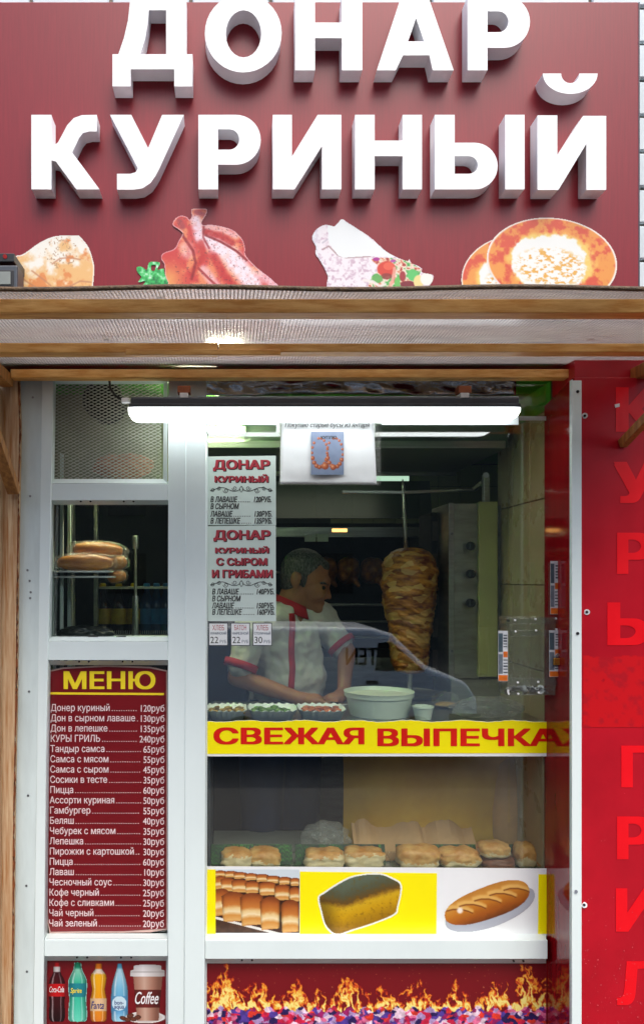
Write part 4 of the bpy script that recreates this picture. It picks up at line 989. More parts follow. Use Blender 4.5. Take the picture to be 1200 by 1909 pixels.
# ------------------------------------------------------------------ inside of the kiosk: shell
def struct(o): return tag(o, kind='structure')
struct(box('floor', -.78, 1.62, .02, 1.8, .0, .05, M['floor_in']))
cl = struct(box('ceiling', -.78, 1.66, .012, 1.8, 2.24, 2.262, M['green_wall']))
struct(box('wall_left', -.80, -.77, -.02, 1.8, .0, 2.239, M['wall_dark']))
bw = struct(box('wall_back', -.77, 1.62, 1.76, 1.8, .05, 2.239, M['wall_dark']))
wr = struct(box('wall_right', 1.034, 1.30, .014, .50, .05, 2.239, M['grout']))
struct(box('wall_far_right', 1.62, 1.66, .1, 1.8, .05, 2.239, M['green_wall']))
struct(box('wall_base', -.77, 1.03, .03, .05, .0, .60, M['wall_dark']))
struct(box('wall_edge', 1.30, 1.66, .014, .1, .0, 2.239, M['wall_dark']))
box('green_band', 1.0315, 1.034, .014, .50, 2.155, 2.239, M['green_wall'], wr)
bm = bmesh.new(); add_box(bm, 0, .006, 0, .156, 0, .282); bmesh.ops.bevel(bm, geom=bm.edges[:], offset=.0015, segments=1, affect='EDGES')
tme = bpy.data.meshes.new('tile'); bm.to_mesh(tme); bm.free(); tme.materials.append(M['tile'])
for r in range(7):
    for c in range(3):
        o = link(bpy.data.objects.new('tile', tme), wr); o.location = (1.028, .016+c*.159, .155+r*.2855)
bm = bmesh.new(); add_box(bm, 0, .117, 0, .006, 0, .117); bmesh.ops.bevel(bm, geom=bm.edges[:], offset=.0015, segments=1, affect='EDGES')
tme2 = bpy.data.meshes.new('tile'); bm.to_mesh(tme2); bm.free(); tme2.materials.append(M['tile_pale'])
for r in range(4):
    for c in range(9):
        o = link(bpy.data.objects.new('tile', tme2), bw); o.location = (.55+c*.119, 1.752, 1.755+r*.119)

# ------------------------------------------------------------------ extractor hood; added fill tube, glow panel and hidden fill
hd = thing('extractor_hood', 'long grey steel extractor hood under the green ceiling', 'hood', (.3, .6, 2.07))
M['hood'] = mat('hood_steel', rgb(120, 132, 122), .42, .12, 5, metal=.35)
box('body', -.70, 1.0, .30, .92, 2.074, 2.236, M['hood'], hd, bevel=.004)
box('rail', -.70, .985, .285, .299, 2.072, 2.098, M['steel'], hd, bevel=.002)
box('lip', -.69, .99, .90, .93, 2.058, 2.0735, M['steel_old'], hd, bevel=.002)
hl = thing('fill_tube', 'glowing tube added on the hood front for a mirrored streak and interior light', 'lamp', (-.2, .27, 2.13))  # added emitter in place of a reflected streak; also brightens the interior
M['fill_tube_on'] = emit_mat('fill_tube_glow', (1.0, .97, .68), 85.0)
box('tube', -.62, PX(452, .27), .262, .277, PZ(805, .27), PZ(796, .27), M['fill_tube_on'], hl, bevel=.004)
box('tray', -.64, PX(458, .27), .278, .299, PZ(807, .27), PZ(793, .27), M['washer'], hl, bevel=.002)
pglow = thing('patch_glow', 'glowing panel added for a bright patch on the tiled back wall', 'lamp', (.95, 1.74, 2.06))  # added glow standing in for a bright patch, not a known fixture
box('panel', PX(700, 1.74), PX(762, 1.74), 1.735, 1.750, PZ(912, 1.74), PZ(872, 1.74), emit_mat('panel_glow', (.72, 1.0, .80), .45), pglow, bevel=.003)
box('rim', PX(697, 1.74), PX(765, 1.74), 1.742, 1.7515, PZ(915, 1.74), PZ(869, 1.74), M['steel_dark'], pglow, bevel=.002)
shv = thing('hidden_fill', 'unseen glowing ceiling panel added behind the hood for interior light', 'lamp', (.35, 1.25, 2.23))  # out of sight behind the hood, added to brighten the interior
box('diffuser', .15, .75, 1.12, 1.34, 2.214, 2.226, emit_mat('hidden_fill_glow', (1.0, .95, .74), .8), shv, bevel=.003)
box('frame', .13, .77, 1.10, 1.36, 2.227, 2.239, M['washer'], shv)

# ------------------------------------------------------------------ rotisserie oven at the back
YO = 1.15
ov = thing('rotisserie_oven', 'dark rotisserie oven with steel top strip behind the cook', 'oven', (.5, YO, .05))
ox0, ox1 = PX(470, YO), PX(806, YO)
M['oven_green'] = mat('oven_hood_panel', rgb(30, 42, 31), .45, .15, 5, metal=.2)
vs_ = [(ox0, YO, PZ(966, YO)), (ox1, YO, PZ(966, YO)), (ox1+.05, YO+.25, PZ(884, YO)), (ox0-.02, YO+.25, PZ(884, YO))]
vs_ += [v_ for v_ in [(a, b+.03, c) for a, b, c in vs_]]
obj('top_panel', vs_, [(0, 1, 2, 3), (7, 6, 5, 4), (0, 4, 5, 1), (1, 5, 6, 2), (2, 6, 7, 3), (3, 7, 4, 0)], M['oven_green'], ov)
box('top_strip', ox0, ox1, YO-.012, YO+.02, PZ(1001, YO), PZ(983, YO), M['steel'], ov, bevel=.002)
box('side', ox0-.02, ox0, YO-.01, YO+.50, .05, PZ(968, YO), M['steel_old'], ov, bevel=.002); box('side', ox1+.001, ox1+.045, YO-.01, YO+.50, .05, PZ(968, YO), M['tile_pale'], ov, bevel=.002)
box('back', ox0, ox1, YO+.46, YO+.50, .05, PZ(966, YO), M['black_matt'], ov)
box('roof', ox0, ox1, YO+.021, YO+.459, PZ(983, YO), PZ(975, YO), M['black_matt'], ov)
box('base', ox0, ox1, YO-.008, YO+.459, .05, PZ(1225, YO), M['steel_old'], ov, bevel=.003)
for py_ in (1128, 1160, 1190): tube('rack_rod', (ox0, YO+.06, PZ(py_, YO)), (ox1, YO+.06, PZ(py_, YO)), .006, M['steel_old'], ov)
sp_ = tube('chicken_spit', (ox0, YO+.2, PZ(1066, YO)), (ox1, YO+.2, PZ(1066, YO)), .006, M['steel'], ov)
box('warm_lamp', PX(618, YO), PX(646, YO), YO-.017, YO-.0125, PZ(992, YO), PZ(986, YO), emit_mat('oven_glow', (1.0, .45, .12), 2.2), ov, bevel=.002)
for x0, x1 in ((567, 588), (590, 611)): box('tag', PX(x0, YO), PX(x1, YO), YO-.016, YO-.013, PZ(1010, YO), PZ(996, YO), M['paper'], ov)
M['roast'] = mat('roast_skin', rgb(122, 62, 26), .4, .3, 26, bump=.3, col2=rgb(190, 120, 60))
def blob(name, parts, m, parent=None, voxel=.006, smooth=6):
    bm = bmesh.new()
    for p in parts:
        if p[0] == 'ball': add_ball(bm, p[1], 1, 3, p[2] if isinstance(p[2], (tuple, list)) else (p[2],)*3, p[3] if len(p) > 3 else None)
        else:
            a, b = Vector(p[1]), Vector(p[3]); add_tube(bm, a, b, p[2], p[4], 16); add_ball(bm, a, p[2], 2); add_ball(bm, b, p[4], 2)
    o = from_bm(name, bm, m, parent)
    r = o.modifiers.new('remesh', 'REMESH'); r.mode = 'VOXEL'; r.voxel_size = voxel; r.use_smooth_shade = True
    sm = o.modifiers.new('smooth', 'SMOOTH'); sm.factor = .5; sm.iterations = smooth
    return o
for i, px_ in enumerate((606, 648, 692)):
    c = P(px_, 1064, YO+.2); g = thing('roast_chicken', 'browned chicken on the oven spit, %s' % ('closest to the cook', 'middle of the three', 'closest to the meat cone')[i], 'chicken', tuple(c), 'chickens on the oven spit')
    blob('body', [('ball', c, (.062, .075, .070)), ('ball', c+Vector((.02, -.045, .03)), (.03, .045, .035)), ('ball', c+Vector((-.025, -.045, -.03)), (.03, .045, .03)), ('tube', c+Vector((.02, -.04, -.04)), .022, c+Vector((.045, -.07, -.075)), .010)], M['roast'], g, .007, 4)

# ------------------------------------------------------------------ meat cone on its spit, gas grill beside it
YM = .56
dn = thing('doner_cone', 'browned stacked meat cone on a vertical steel spit', 'meat cone', tuple(P(762, 1290, YM)))
def meat_material():
    m = mat('browned_meat', rgb(112, 44, 8), .36, .3, 17, bump=.5, bscale=40, stretch=(1, 1, 2.6), col2=rgb(226, 152, 56), lo=.38, hi=.66); 
    n, l = m.node_tree.nodes, m.node_tree.links; b = n['Principled BSDF']; src = b.inputs['Base Color'].links[0].from_socket
    tc = n.new('ShaderNodeTexCoord'); mp = n.new('ShaderNodeMapping'); mp.inputs['Scale'].default_value = (1, 1, 2.2); mp.inputs['Rotation'].default_value = (.25, .2, 0); l.new(tc.outputs['Object'], mp.inputs['Vector'])
    v = n.new('ShaderNodeTexVoronoi'); v.inputs['Scale'].default_value = 21; v.inputs['Randomness'].default_value = 1; l.new(mp.outputs['Vector'], v.inputs['Vector'])
    nz = n.new('ShaderNodeTexNoise'); nz.inputs['Scale'].default_value = 5; l.new(mp.outputs['Vector'], nz.inputs['Vector'])
    sx_ = n.new('ShaderNodeSeparateColor'); l.new(v.outputs['Color'], sx_.inputs['Color'])
    r = n.new('ShaderNodeMapRange'); r.inputs['From Min'].default_value = .55; r.inputs['From Max'].default_value = .8; r.inputs['To Max'].default_value = .75; l.new(sx_.outputs['Red'], r.inputs['Value'])
    mx = n.new('ShaderNodeMix'); mx.data_type = 'RGBA'; l.new(r.outputs['Result'], mx.inputs['Factor']); l.new(src, mx.inputs[6]); mx.inputs[7].default_value = (*rgb(232, 186, 104), 1)
    l.new(mx.outputs[2], b.inputs['Base Color']); return m
M['meat'] = meat_material()
pf = [(1021, 8), (1023, 22), (1028, 33), (1038, 44), (1055, 50), (1085, 51), (1110, 49), (1140, 45), (1165, 41), (1190, 38), (1215, 35), (1240, 32), (1252, 26), (1256, 6)]
cM = P(763, 1256, YM); k = 1/S(YM)
zz = np.linspace(1021, 1256, 120); vs_, fs = [], []; SEG = 96
for i, py_ in enumerate(zz):
    r0 = np.interp(py_, [p[0] for p in pf], [p[1] for p in pf])*k
    th = np.linspace(0, 2*math.pi, SEG, endpoint=False)
    # ragged slices: each angular sector is stacked with its own tilt
    lay = fbm(th*14/6.283*1.0+0*th, np.full(SEG, py_/4.5)+3*np.sin(th*2), 1.0, 12, 3)
    big = fbm(th*7/6.283, np.full(SEG, py_/26.0), 1.0, 23, 3)
    rr = r0*(1+.20*(lay-.5)+.17*(big-.5))+.006*(fbm(th*30/6.283, np.full(SEG, py_/7.0), 1.0, 44, 2)-.5)
    for t, r in zip(th, rr): vs_.append((cM.x+r*math.cos(t), YM+r*math.sin(t), PZ(py_, YM)))
for i in range(len(zz)-1):
    for q in range(SEG): fs.append((i*SEG+q, (i+1)*SEG+q, (i+1)*SEG+(q+1) % SEG, i*SEG+(q+1) % SEG))
fs += [tuple(range(SEG))[::-1], tuple((len(zz)-1)*SEG+q for q in range(SEG))]
obj('meat', vs_, fs, M['meat'], dn, smooth=True)
path_tube('spit', [P(757, 1030, YM), P(754, 975, YM), P(751, 905, YM), P(750, 893, YM)], lambda t: .0085 if t < .5 else (.007 if t < .9 else .0015), M['steel'], dn, seg=10)
tube('spit', P(763, 1254, YM), P(763, 1300, YM), .012, M['steel'], dn)
lathe('drip_plate', [(.02, 0), (.11, .004), (.13, .02), (.125, .022), (.1, .01), (.02, .008)], (cM.x, YM, PZ(1300, YM)), M['steel_old'], dn)
gr = thing('gas_grill', 'upright steel gas grill with three black knobs beside the meat cone', 'grill', (PX(880, .5), .5, 1.0))
pbox('body', 836, 893, 938, 1265, .45, .70, M['steel_old'], gr, bevel=.003)
pbox('fold', 836, 846, 937, 1266, .444, .4495, M['steel'], gr, bevel=.002)
M['yellow_steel'] = mat('satin_panel', rgb(186, 184, 122), .4, .05, 4, stretch=(1, 1, 3))
pbox('front_plate', 892, 927, 935, 1262, .43, .449, M['yellow_steel'], gr, bevel=.002)
pbox('flange', 928, 944, 943, 1258, .46, .62, M['steel_old'], gr, bevel=.002); pbox('flange', 945, 950, 952, 1262, .47, .63, M['steel'], gr, bevel=.001)
pbox('burner_side', 803, 838, 955, 1262, .60, .80, M['black_matt'], gr, bevel=.003)
for py_ in (990, 1050, 1110, 1170, 1230): pbox('burner', 806, 834, py_-18, py_+18, .596, .6005, mat('ceramic_burner', rgb(70, 60, 50), .8, .2, 60), gr)
for py_ in (1018, 1070, 1124): 
    kb = tube('knob', P(878, py_, .449), P(876, py_, .41), .0165, M['black'], gr, seg=20); tube('pointer', P(876, py_-5, .4095), P(876, py_+5, .4095), .003, M['steel_dark'], kb)
tube('bolt', P(842, 995, .4435), P(842, 995, .437), .005, M['screw'], gr); tube('bolt', P(842, 1214, .4435), P(842, 1214, .437), .005, M['screw'], gr)
beam('top_arm', P(637, 917, YM), P(752, 918, YM), .012, .02, M['steel'], gr); beam('top_arm', P(752, 918, YM), P(882, 913, YM+.03), .012, .02, M['steel'], gr)
beam('arm_stay', P(882, 913, YM+.03), P(908, 892, YM-.02), .014, .02, M['steel_old'], gr); beam('post', P(905, 938, .47), P(905, 885, .47), .024, .024, M['steel'], gr)
tube('post_cap', P(905, 886, .455), P(905, 886, .49), .011, M['steel'], gr)
pbox('foot', 840, 940, 1266, 1334, .46, .68, M['steel_old'], gr, bevel=.003)

# ------------------------------------------------------------------ counter, trays, tub, bags
CZ = PZ(1346, .03)
ct = thing('counter', 'steel topped serving counter behind the glass', 'counter', (.48, .22, .05))
box('top', -.065, 1.026, .022, .46, CZ-.03, CZ, M['steel_old'], ct, bevel=.003)
box('support', -.072, -.066, .022, .46, .60, CZ, M['steel_dark'], ct); box('shelf', -.065, 1.026, .022, .50, PZ(1637, .03)-.03, PZ(1637, .03), mat('shelf_laminate', rgb(150, 150, 140), .5, .06), ct, bevel=.002)
box('side_board', 1.010, 1.026, .022, .46, PZ(1615, .03)+.001, CZ-.031, M['tile'], ct)
YT = .026
def scallop_tray(i, px0, px1, lab):
    c0, c1 = P(px0, 1343, YT), P(px1, 1343, YT); w = c1.x-c0.x; cx = (c0.x+c1.x)/2; h = .034
    t = thing('serving_tray', lab, 'tray', (cx, YT+.08, CZ+.001), 'white trays along the counter')
    vs_, fs = [], []; N = 72; dd = .08
    for ring, (f, z) in enumerate(((.80, 0), (.97, h), (1.0, h+.001), (.95, h-.002), (.78, .002))):
        for q in range(N):
            a = 2*math.pi*q/N; ca, sa = math.cos(a), math.sin(a); e = 5
            rr = 1/((abs(ca)**e+abs(sa)**e)**(1/e)); wob = (.003*math.sin(q*1.9) if ring in (1, 2) else 0)
            vs_.append((cx+f*rr*ca*w/2, YT+.08+f*rr*sa*dd, CZ+.001+z+wob))
    for r_ in range(4):
        for q in range(N): fs.append((r_*N+q, r_*N+(q+1) % N, (r_+1)*N+(q+1) % N, (r_+1)*N+q))
    fs += [tuple(range(N))[::-1], tuple(4*N+q for q in range(N))]
    obj('tray_wall', vs_, fs, mat('white_tray', rgb(226, 230, 222), .35, .05), t, smooth=True)
    bm = bmesh.new()
    for q in range(46): add_ball(bm, (cx+random.uniform(-.38, .38)*w, YT+.08+random.uniform(-.055, .05), CZ+.018+random.uniform(0, .012)), random.uniform(.006, .014), 1, (1.3, .9, .6))
    tag(from_bm('filling', bm, mat('tray_filling', *(((rgb(150, 120, 40)),), (rgb(90, 120, 50),), (rgb(170, 90, 50),))[i], .5, .4, 30), t, smooth=True), kind='stuff')
scallop_tray(0, 384, 461, 'scalloped white tray beside the mullion'); scallop_tray(1, 463, 556, 'scalloped white tray in the middle, in front of the cook'); scallop_tray(2, 558, 648, 'scalloped white tray beside the sauce tub')
M['tub'] = mat('white_tub', rgb(206, 216, 196), .35, .04, 4)
tb = thing('sauce_tub', 'round white plastic tub full of pale sauce on the counter', 'tub', tuple(P(706, 1343, .165)))
kk = 1/S(.03); c = P(706, 0, .165); c.z = CZ+.001; hT = PZ(1299, .04)-CZ
lathe('wall', [(.58*138*kk/2*1.4, 0), (.47*138*kk*1.0, hT*.80), (.487*138*kk, hT*.80), (.492*138*kk, hT*.97), (.50*138*kk, hT), (.485*138*kk, hT), (.46*138*kk, hT*.8), (.44*138*kk, hT*.72)], c, M['tub'], tb, 44)
lathe('sauce', [(.05, hT*.86), (.44*138*kk, hT*.85), (.462*138*kk, hT*.84), (.1, hT*.83)], c, mat('pale_sauce', rgb(222, 226, 200), .3, .06, 20, bump=.3), tb, 30)
sm_ = thing('small_tub', 'small white plastic container beside the sauce tub', 'container', tuple(P(788, 1343, .08)))
c = P(788, 0, .08); c.z = CZ+.001; lathe('wall', [(.026, 0), (.033, .036), (.036, .038), (.036, .043), (.031, .043), (.024, .004)], c, M['tub'], sm_)
def crumple(name, label, cat, c, r, sc, seed, m, sub=4, amp=.5, flat=None):
    t = thing(name, label, cat, (c[0], c[1], c[2]-(flat if flat is not None else r*sc[2])))
    bm = bmesh.new(); add_ball(bm, (0, 0, 0), 1, sub)
    rg = np.random.default_rng(seed); dirs = rg.normal(size=(26, 3)); dirs /= np.linalg.norm(dirs, axis=1)[:, None]; am = rg.random(26)
    for v in bm.verts:
        n_ = np.array(v.co); n_ /= np.linalg.norm(n_); d = dirs @ n_
        f = 1+amp*(np.max(d*(.7+.3*am))-.85)+amp*.35*math.sin(9*n_[0]+seed)*math.sin(8*n_[2]+5*n_[1])*.5
        v.co = Vector((c[0]+n_[0]*r*sc[0]*f, c[1]+n_[1]*r*sc[1]*f, max(c[2]+n_[2]*r*sc[2]*f, c[2]-(flat if flat is not None else 9))))
    from_bm('film', bm, m, t, smooth=False); return t
crumple('plastic_bag', 'crumpled clear plastic bag lying on the counter under the donation box', 'bag', (PX(905, .10), .10, CZ+.034), .07, (1.75, .8, .55), 4, M['bag_milky'], flat=.033)
b_ = crumple('bread_bag', 'clear bag with a flatbread on the counter beside the grill foot', 'bag', (PX(830, .3), .30, CZ+.03), .05, (1.0, .8, .6), 9, M['bag'], flat=.029)
blob('bread', [('ball', (PX(830, .3), .30, CZ+.012), (.04, .03, .010))], mat('pale_crust', rgb(200, 160, 100), .6, .1, 30), b_, .004, 3)

# ------------------------------------------------------------------ display case: board, bags, pastries
YC = .27
M['card'] = mat('brown_card', rgb(196, 146, 40), .6, .10, 5, col2=rgb(214, 170, 62))
cb = thing('card_sheet', 'large ochre sheet standing in the display case', 'sheet', (PX(800, YC), YC, PZ(1600, YC)))
xs_ = [PX(640, YC), PX(800, YC), PX(920, YC)]; X1 = PX(958, YC); vs_, fs = [], []
prof2 = [(x, YC) for x in xs_]+[(X1-.03+.03*math.sin(a), YC+.04-.04*math.cos(a)) for a in np.linspace(0, 1.5, 7)]
zs = np.linspace(PZ(1637, .03)+.002, CZ-.032, 8)
for z in zs:
    for (x, y) in prof2: vs_.append((x, y+.004*math.sin(z*20), max(z, PZ(1637, .03)+.002)))
n = len(prof2)
for j in range(7):
    for i in range(n-1): fs.append((j*n+i, j*n+i+1, (j+1)*n+i+1, (j+1)*n+i))
o = obj('sheet', vs_, fs, M['card'], cb, smooth=True); o.modifiers.new('s', 'SOLIDIFY').thickness = .004
SZ = PZ(1637, .03)+.002
rp = thing('round_loaf', 'tall pale rounded loaf end wrapped in film beside the ochre sheet', 'bread', (PX(965, .24), .25, SZ))
lathe('loaf', [(.02, 0), (.05, .004), (.062, .05), (.066, .14), (.06, .24), (.045, .31), (.02, .34)], (PX(952, .25), .30, SZ), mat('pale_loaf', rgb(196, 150, 96), .6, .1, 12), rp, 32)
crumple('film_wrap', 'clear film bag crumpled against the ochre sheet in the case', 'bag', (PX(606, .2), .20, SZ+.065), .085, (1.0, .7, .78), 15, M['bag_milky'], flat=.063)
pp = thing('wrapping_paper', 'crumpled brown wrapping paper behind the pastries', 'paper', (PX(790, .2), .2, SZ))
vs_, fs = [], []; NXp = 36; NYp = 10
for j in range(NYp+1):
    for i in range(NXp+1):
        px_ = 660+230*i/NXp; t = j/NYp; f_ = fbm(np.array([px_]), np.array([j*9.]), 26, 8)[0]
        vs_.append((PX(px_, .2), .16+.10*t+.02*f_, SZ+.003+(.085*t*(.6+.9*fbm(np.array([px_]), np.array([1.]), 38, 5)[0]))+.018*f_*t))
for j in range(NYp):
    for i in range(NXp): a = j*(NXp+1)+i; fs.append((a, a+1, a+NXp+2, a+NXp+1))
obj('sheet', vs_, fs, mat('kraft_paper', rgb(176, 136, 92), .7, .08, 10), pp).modifiers.new('s', 'SOLIDIFY').thickness = .0008
M['liner'] = None
def liner_fn(x, y):
    q = np.sin(x*.30+y*(.4+.5*np.sin(x*.05))+16*fbm(x, y, 34, 4)); return ramp(.42+.32*q+.7*(fbm(x, y, 14, 7)-.5), [(0, (10, 30, 10)), (.45, (24, 66, 16)), (.75, (52, 120, 32)), (1, (120, 180, 80))])
M['golden'] = mat('golden_crust', rgb(186, 122, 52), .5, .15, 22, bump=.35, col2=rgb(222, 176, 108)); M['pale_crumb'] = mat('pale_pastry', rgb(206, 178, 130), .6, .1, 20, bump=.3, col2=rgb(224, 204, 164))
M['tray_dark'] = mat('clear_green_tray', rgb(70, 96, 60), .3, .2, 8)
TR = [(390, 548, 'pastry tray beside the mullion holding two buns'), (548, 722, 'pastry tray in front of the film bag holding split rolls'), (736, 892, 'pastry tray under the wrapping paper holding two golden puffs'), (895, 1016, 'pastry tray by the red panel holding round pies')]
for a, b, lab in TR:
    YT2 = .045; t = thing('pastry_tray', lab, 'tray', (PX((a+b)/2, YT2), YT2+.05, SZ), 'pastry trays in the display case')
    x0, x1 = PX(a, YT2), PX(b, YT2)
    box('base', x0+.006, x1-.006, YT2, YT2+.115, SZ, SZ+.004, M['tray_dark'], t, bevel=.001)
    path_tube('rim', [(x0+.002, YT2-.004, SZ+.010), (x1-.002, YT2-.004, SZ+.010), (x1+.002, YT2+.13, SZ+.03), (x0-.002, YT2+.13, SZ+.03)], .0035, M['bag'], t, closed=True)
    o = picture('leaf_liner', a+3, b-3, 1578, 1612, YT2+.075, liner_fn, t, step=2)
    o.rotation_euler.x = math.radians(-14); 
    o.location = (0, 0, 0); me = o.data; co = mesh_co(me); o.rotation_euler.x = 0
    zb = co[:, 2].min(); co2 = co.copy(); co2[:, 1] += (co[:, 2]-zb)*.35; me.vertices.foreach_set('co', co2.ravel()); me.update()
PAS = [(412, 470, 1586, 1609, 'bun', 'pale-sided bun beside the mullion', 1), (464, 524, 1584, 1609, 'bun', 'flatter golden bun next to the split rolls', 0), (568, 642, 1587, 1613, 'bread_roll', 'split roll with a dark crust fold in front of the film bag', 1), (640, 716, 1584, 1613, 'bread_roll', 'golden split roll in front of the ochre sheet edge', 1),
       (741, 820, 1580, 1614, 'puff_pastry', 'square folded puff pastry under the wrapping paper', 0), (816, 898, 1583, 1613, 'puff_pastry', 'long rounded puff pastry beside the round pies', 0), (894, 952, 1573, 1601, 'pie', 'round pie lying on another pie', 0), (899, 962, 1598, 1613, 'pie', 'darker flat pie underneath a round pie', 2), (960, 1000, 1575, 1613, 'pie', 'round pie standing on its edge by the red panel', 0), (1000, 1022, 1587, 1613, 'pie', 'half hidden pie against the red panel', 0)]
M['dark_crust'] = mat('dark_crust', rgb(120, 72, 50), .5, .2, 20, bump=.3)
for i, (a, b, t0, t1, nm, lab, kind) in enumerate(PAS):
    Yp = .075+(.012 if i in (1, 3, 5, 8) else 0)
    x0, x1 = PX(a, Yp), PX(b, Yp); zb, zt = PZ(t1, Yp), PZ(t0, Yp)
    zb = SZ+.005 if i != 6 else zb; c = Vector(((x0+x1)/2, Yp+.02, (zb+zt)/2)); h = zt-zb
    t = thing(nm, lab, 'pastry', (c.x, c.y, zb), 'pastries in the display case')
    bm = bmesh.new(); add_ball(bm, (0, 0, 0), 1, 4)
    e = 4.0 if i in (4, 2, 3) else 3.0
    for v in bm.verts:
        n_ = v.co.normalized(); k_ = 1/((abs(n_.x)**e+abs(n_.y)**e+abs(n_.z)**e)**(1/e))
        nz_ = .30*(fbm(np.array([n_.x*3.6+i*7+5.]), np.array([n_.z*3.6+n_.y*2.5+9.]), 1.0, 30+i, 4)[0]-.5)
        fold = -.10*math.exp(-((n_.x-.15+.3*n_.y)/.12)**2)*max(n_.z, 0) if i in (2, 3, 4, 5) else 0
        f = k_*(1+nz_+fold); v.co = Vector((n_.x*f*(x1-x0)/2, n_.y*f*.042, n_.z*f*h/2*(1 if n_.z > 0 else .92)))+c
    o = from_bm('crust', bm, [M['golden'], M['pale_crumb'], M['dark_crust']], t, smooth=True)
    for p in o.data.polygons:
        zc = (o.data.vertices[p.vertices[0]].co.z+t.location.z-zb)/h+.5*(fbm(np.array([p.center.x*60+20]), np.array([p.center.z*60+p.center.y*40+20]), 1.0, 5+i, 3)[0]-.5)
        p.material_index = 2 if kind == 2 else (1 if (kind == 1 and zc < .74) or (kind == 0 and zc < .42) else 0)

# ------------------------------------------------------------------ left window: shelf, bagged loaves, drinks cabinet
cbn = thing('drinks_cabinet', 'dark drinks cabinet with wire shelf behind the small window', 'cabinet', (PX(200, .6), .6, .05))
cx0, cx1 = -.755, PX(330, .5)
box('back', cx0, cx1, .86, .88, .05, 2.05, M['black_matt'], cbn); box('side', cx1, cx1+.02, .50, .88, .05, 2.05, M['black'], cbn, bevel=.002)
box('upright', PX(128, .45), PX(136, .45), .45, .50, .05, 2.05, M['zinc'], cbn, bevel=.002); box('upright', PX(175, .5), PX(182, .5), .50, .53, .05, 2.05, M['steel_old'], cbn, bevel=.002)
zsh = PZ(1094, .5)
box('shelf', PX(183, .5), cx1-.001, .50, .85, zsh-.008, zsh, M['steel_old'], cbn, bevel=.001)
zs2 = PZ(1186, .5); box('shelf', PX(137, .5), cx1-.001, .50, .85, zs2-.006, zs2, M['steel_old'], cbn, bevel=.001)
for i in range(30):
    x = PX(206+i*4, .495)
    if x < cx1: tube('wire', (x, .495, zs2-.004), (x, .495, zs2+.022), .0012, M['steel'], cbn, seg=6)
def bottle(i, px_, m, ml, lab, w=.032, h=.2, Y=.62):
    c = (PX(px_, Y), Y, zs2+.001); t = thing('bottle', lab, 'bottle', c, 'bottles in the drinks cabinet')
    lathe('body', [(w*.9, 0), (w, .01), (w, h*.55), (w*.7, h*.68), (w*.36, h*.85), (w*.36, h*.95)], c, m, t, 20); lathe('label', [(w*1.02, h*.2), (w*1.03, h*.22), (w*1.03, h*.5), (w*1.02, h*.51)], c, ml, t, 20); lathe('cap', [(w*.42, h*.94), (w*.42, h), (w*.3, h+.004)], c, ml, t, 14)
M['dark_bottle'] = mat('dark_bottle', rgb(30, 12, 8), .12, .1); M['blue_bottle'] = mat('blue_bottle', rgb(30, 70, 110), .1, .1); M['yellow_label'] = mat('yellow_label', rgb(190, 160, 40), .4, .2, 30); M['blue_label'] = mat('blue_label', rgb(40, 100, 150), .4, .2, 30)
for i, (px_, a, b, lab) in enumerate(((192, 'dark_bottle', 'yellow_label', 'dark bottle with yellow label beside the cabinet upright'), (222, 'dark_bottle', 'yellow_label', 'dark bottle with yellow label between two dark bottles'), (250, 'dark_bottle', 'yellow_label', 'dark bottle with yellow label next to the blue bottles'), (274, 'blue_bottle', 'blue_label', 'blue bottle next to the dark bottles'), (292, 'blue_bottle', 'blue_label', 'blue bottle in the middle of three'), (310, 'blue_bottle', 'blue_label', 'blue bottle by the cabinet side'))):
    bottle(i, px_, M[a], M[b], lab)
th = thing('steel_pole', 'shiny steel display pole standing in front of the bottles', 'pole', (PX(253, .40), .40, PZ(1188, .4)))
lathe('lower_tube', [(.012, 0), (.0125, .001), (.0125, .145), (.010, .155)], (PX(253, .4), .40, PZ(1188, .4)), M['steel'], th, 20); lathe('stem', [(.006, .155), (.006, .34)], (PX(253, .4), .40, PZ(1188, .4)), M['steel_old'], th, 14); lathe('upper_tube', [(.0115, .33), (.0125, .332), (.0125, .375), (.010, .38)], (PX(253, .4), .40, PZ(1188, .4)), M['steel'], th, 20)
box('stand_ledge', PX(95, .3), PX(330, .3), .30, .46, PZ(1188, .4)-.02, PZ(1188, .4)-.001, M['steel_dark'], cbn, bevel=.002)
shf = thing('bread_shelf', 'white wire bread shelf on uprights behind the small window', 'shelf', (PX(130, .14), .14, .05))
zb = PZ(1064, .12); sx0, sx1 = PX(92, .1), PX(208, .12)
box('board', sx0, sx1, .10, .30, zb-.006, zb, M['washer'], shf, bevel=.001); box('board', sx0, sx1+.01, .10, .30, zb-.024, zb-.018, M['zinc'], shf, bevel=.001)
for px_, y in ((94, .12), (112, .15), (126, .28)): box('upright', PX(px_, y), PX(px_+6, y), y, y+.012, .05, 2.03, M['pvc_old'], shf, bevel=.001)
M['crust'] = mat('baked_crust', rgb(168, 84, 14), .3, .2, 12, stretch=(1, 3, 3), bump=.2, col2=rgb(226, 146, 44))
LV = [((104, 1046), (214, 1050), .15, .030, 'bagged long loaf lying on the front of the shelf'), ((134, 1024), (232, 1028), .21, .030, 'bagged long loaf behind another on the shelf'), ((190, 1054), (238, 1046), .20, .026, 'bagged loaf end sticking out past the shelf'), ((200, 1078), (236, 1072), .18, .022, 'bagged small loaf hanging below the shelf edge')]
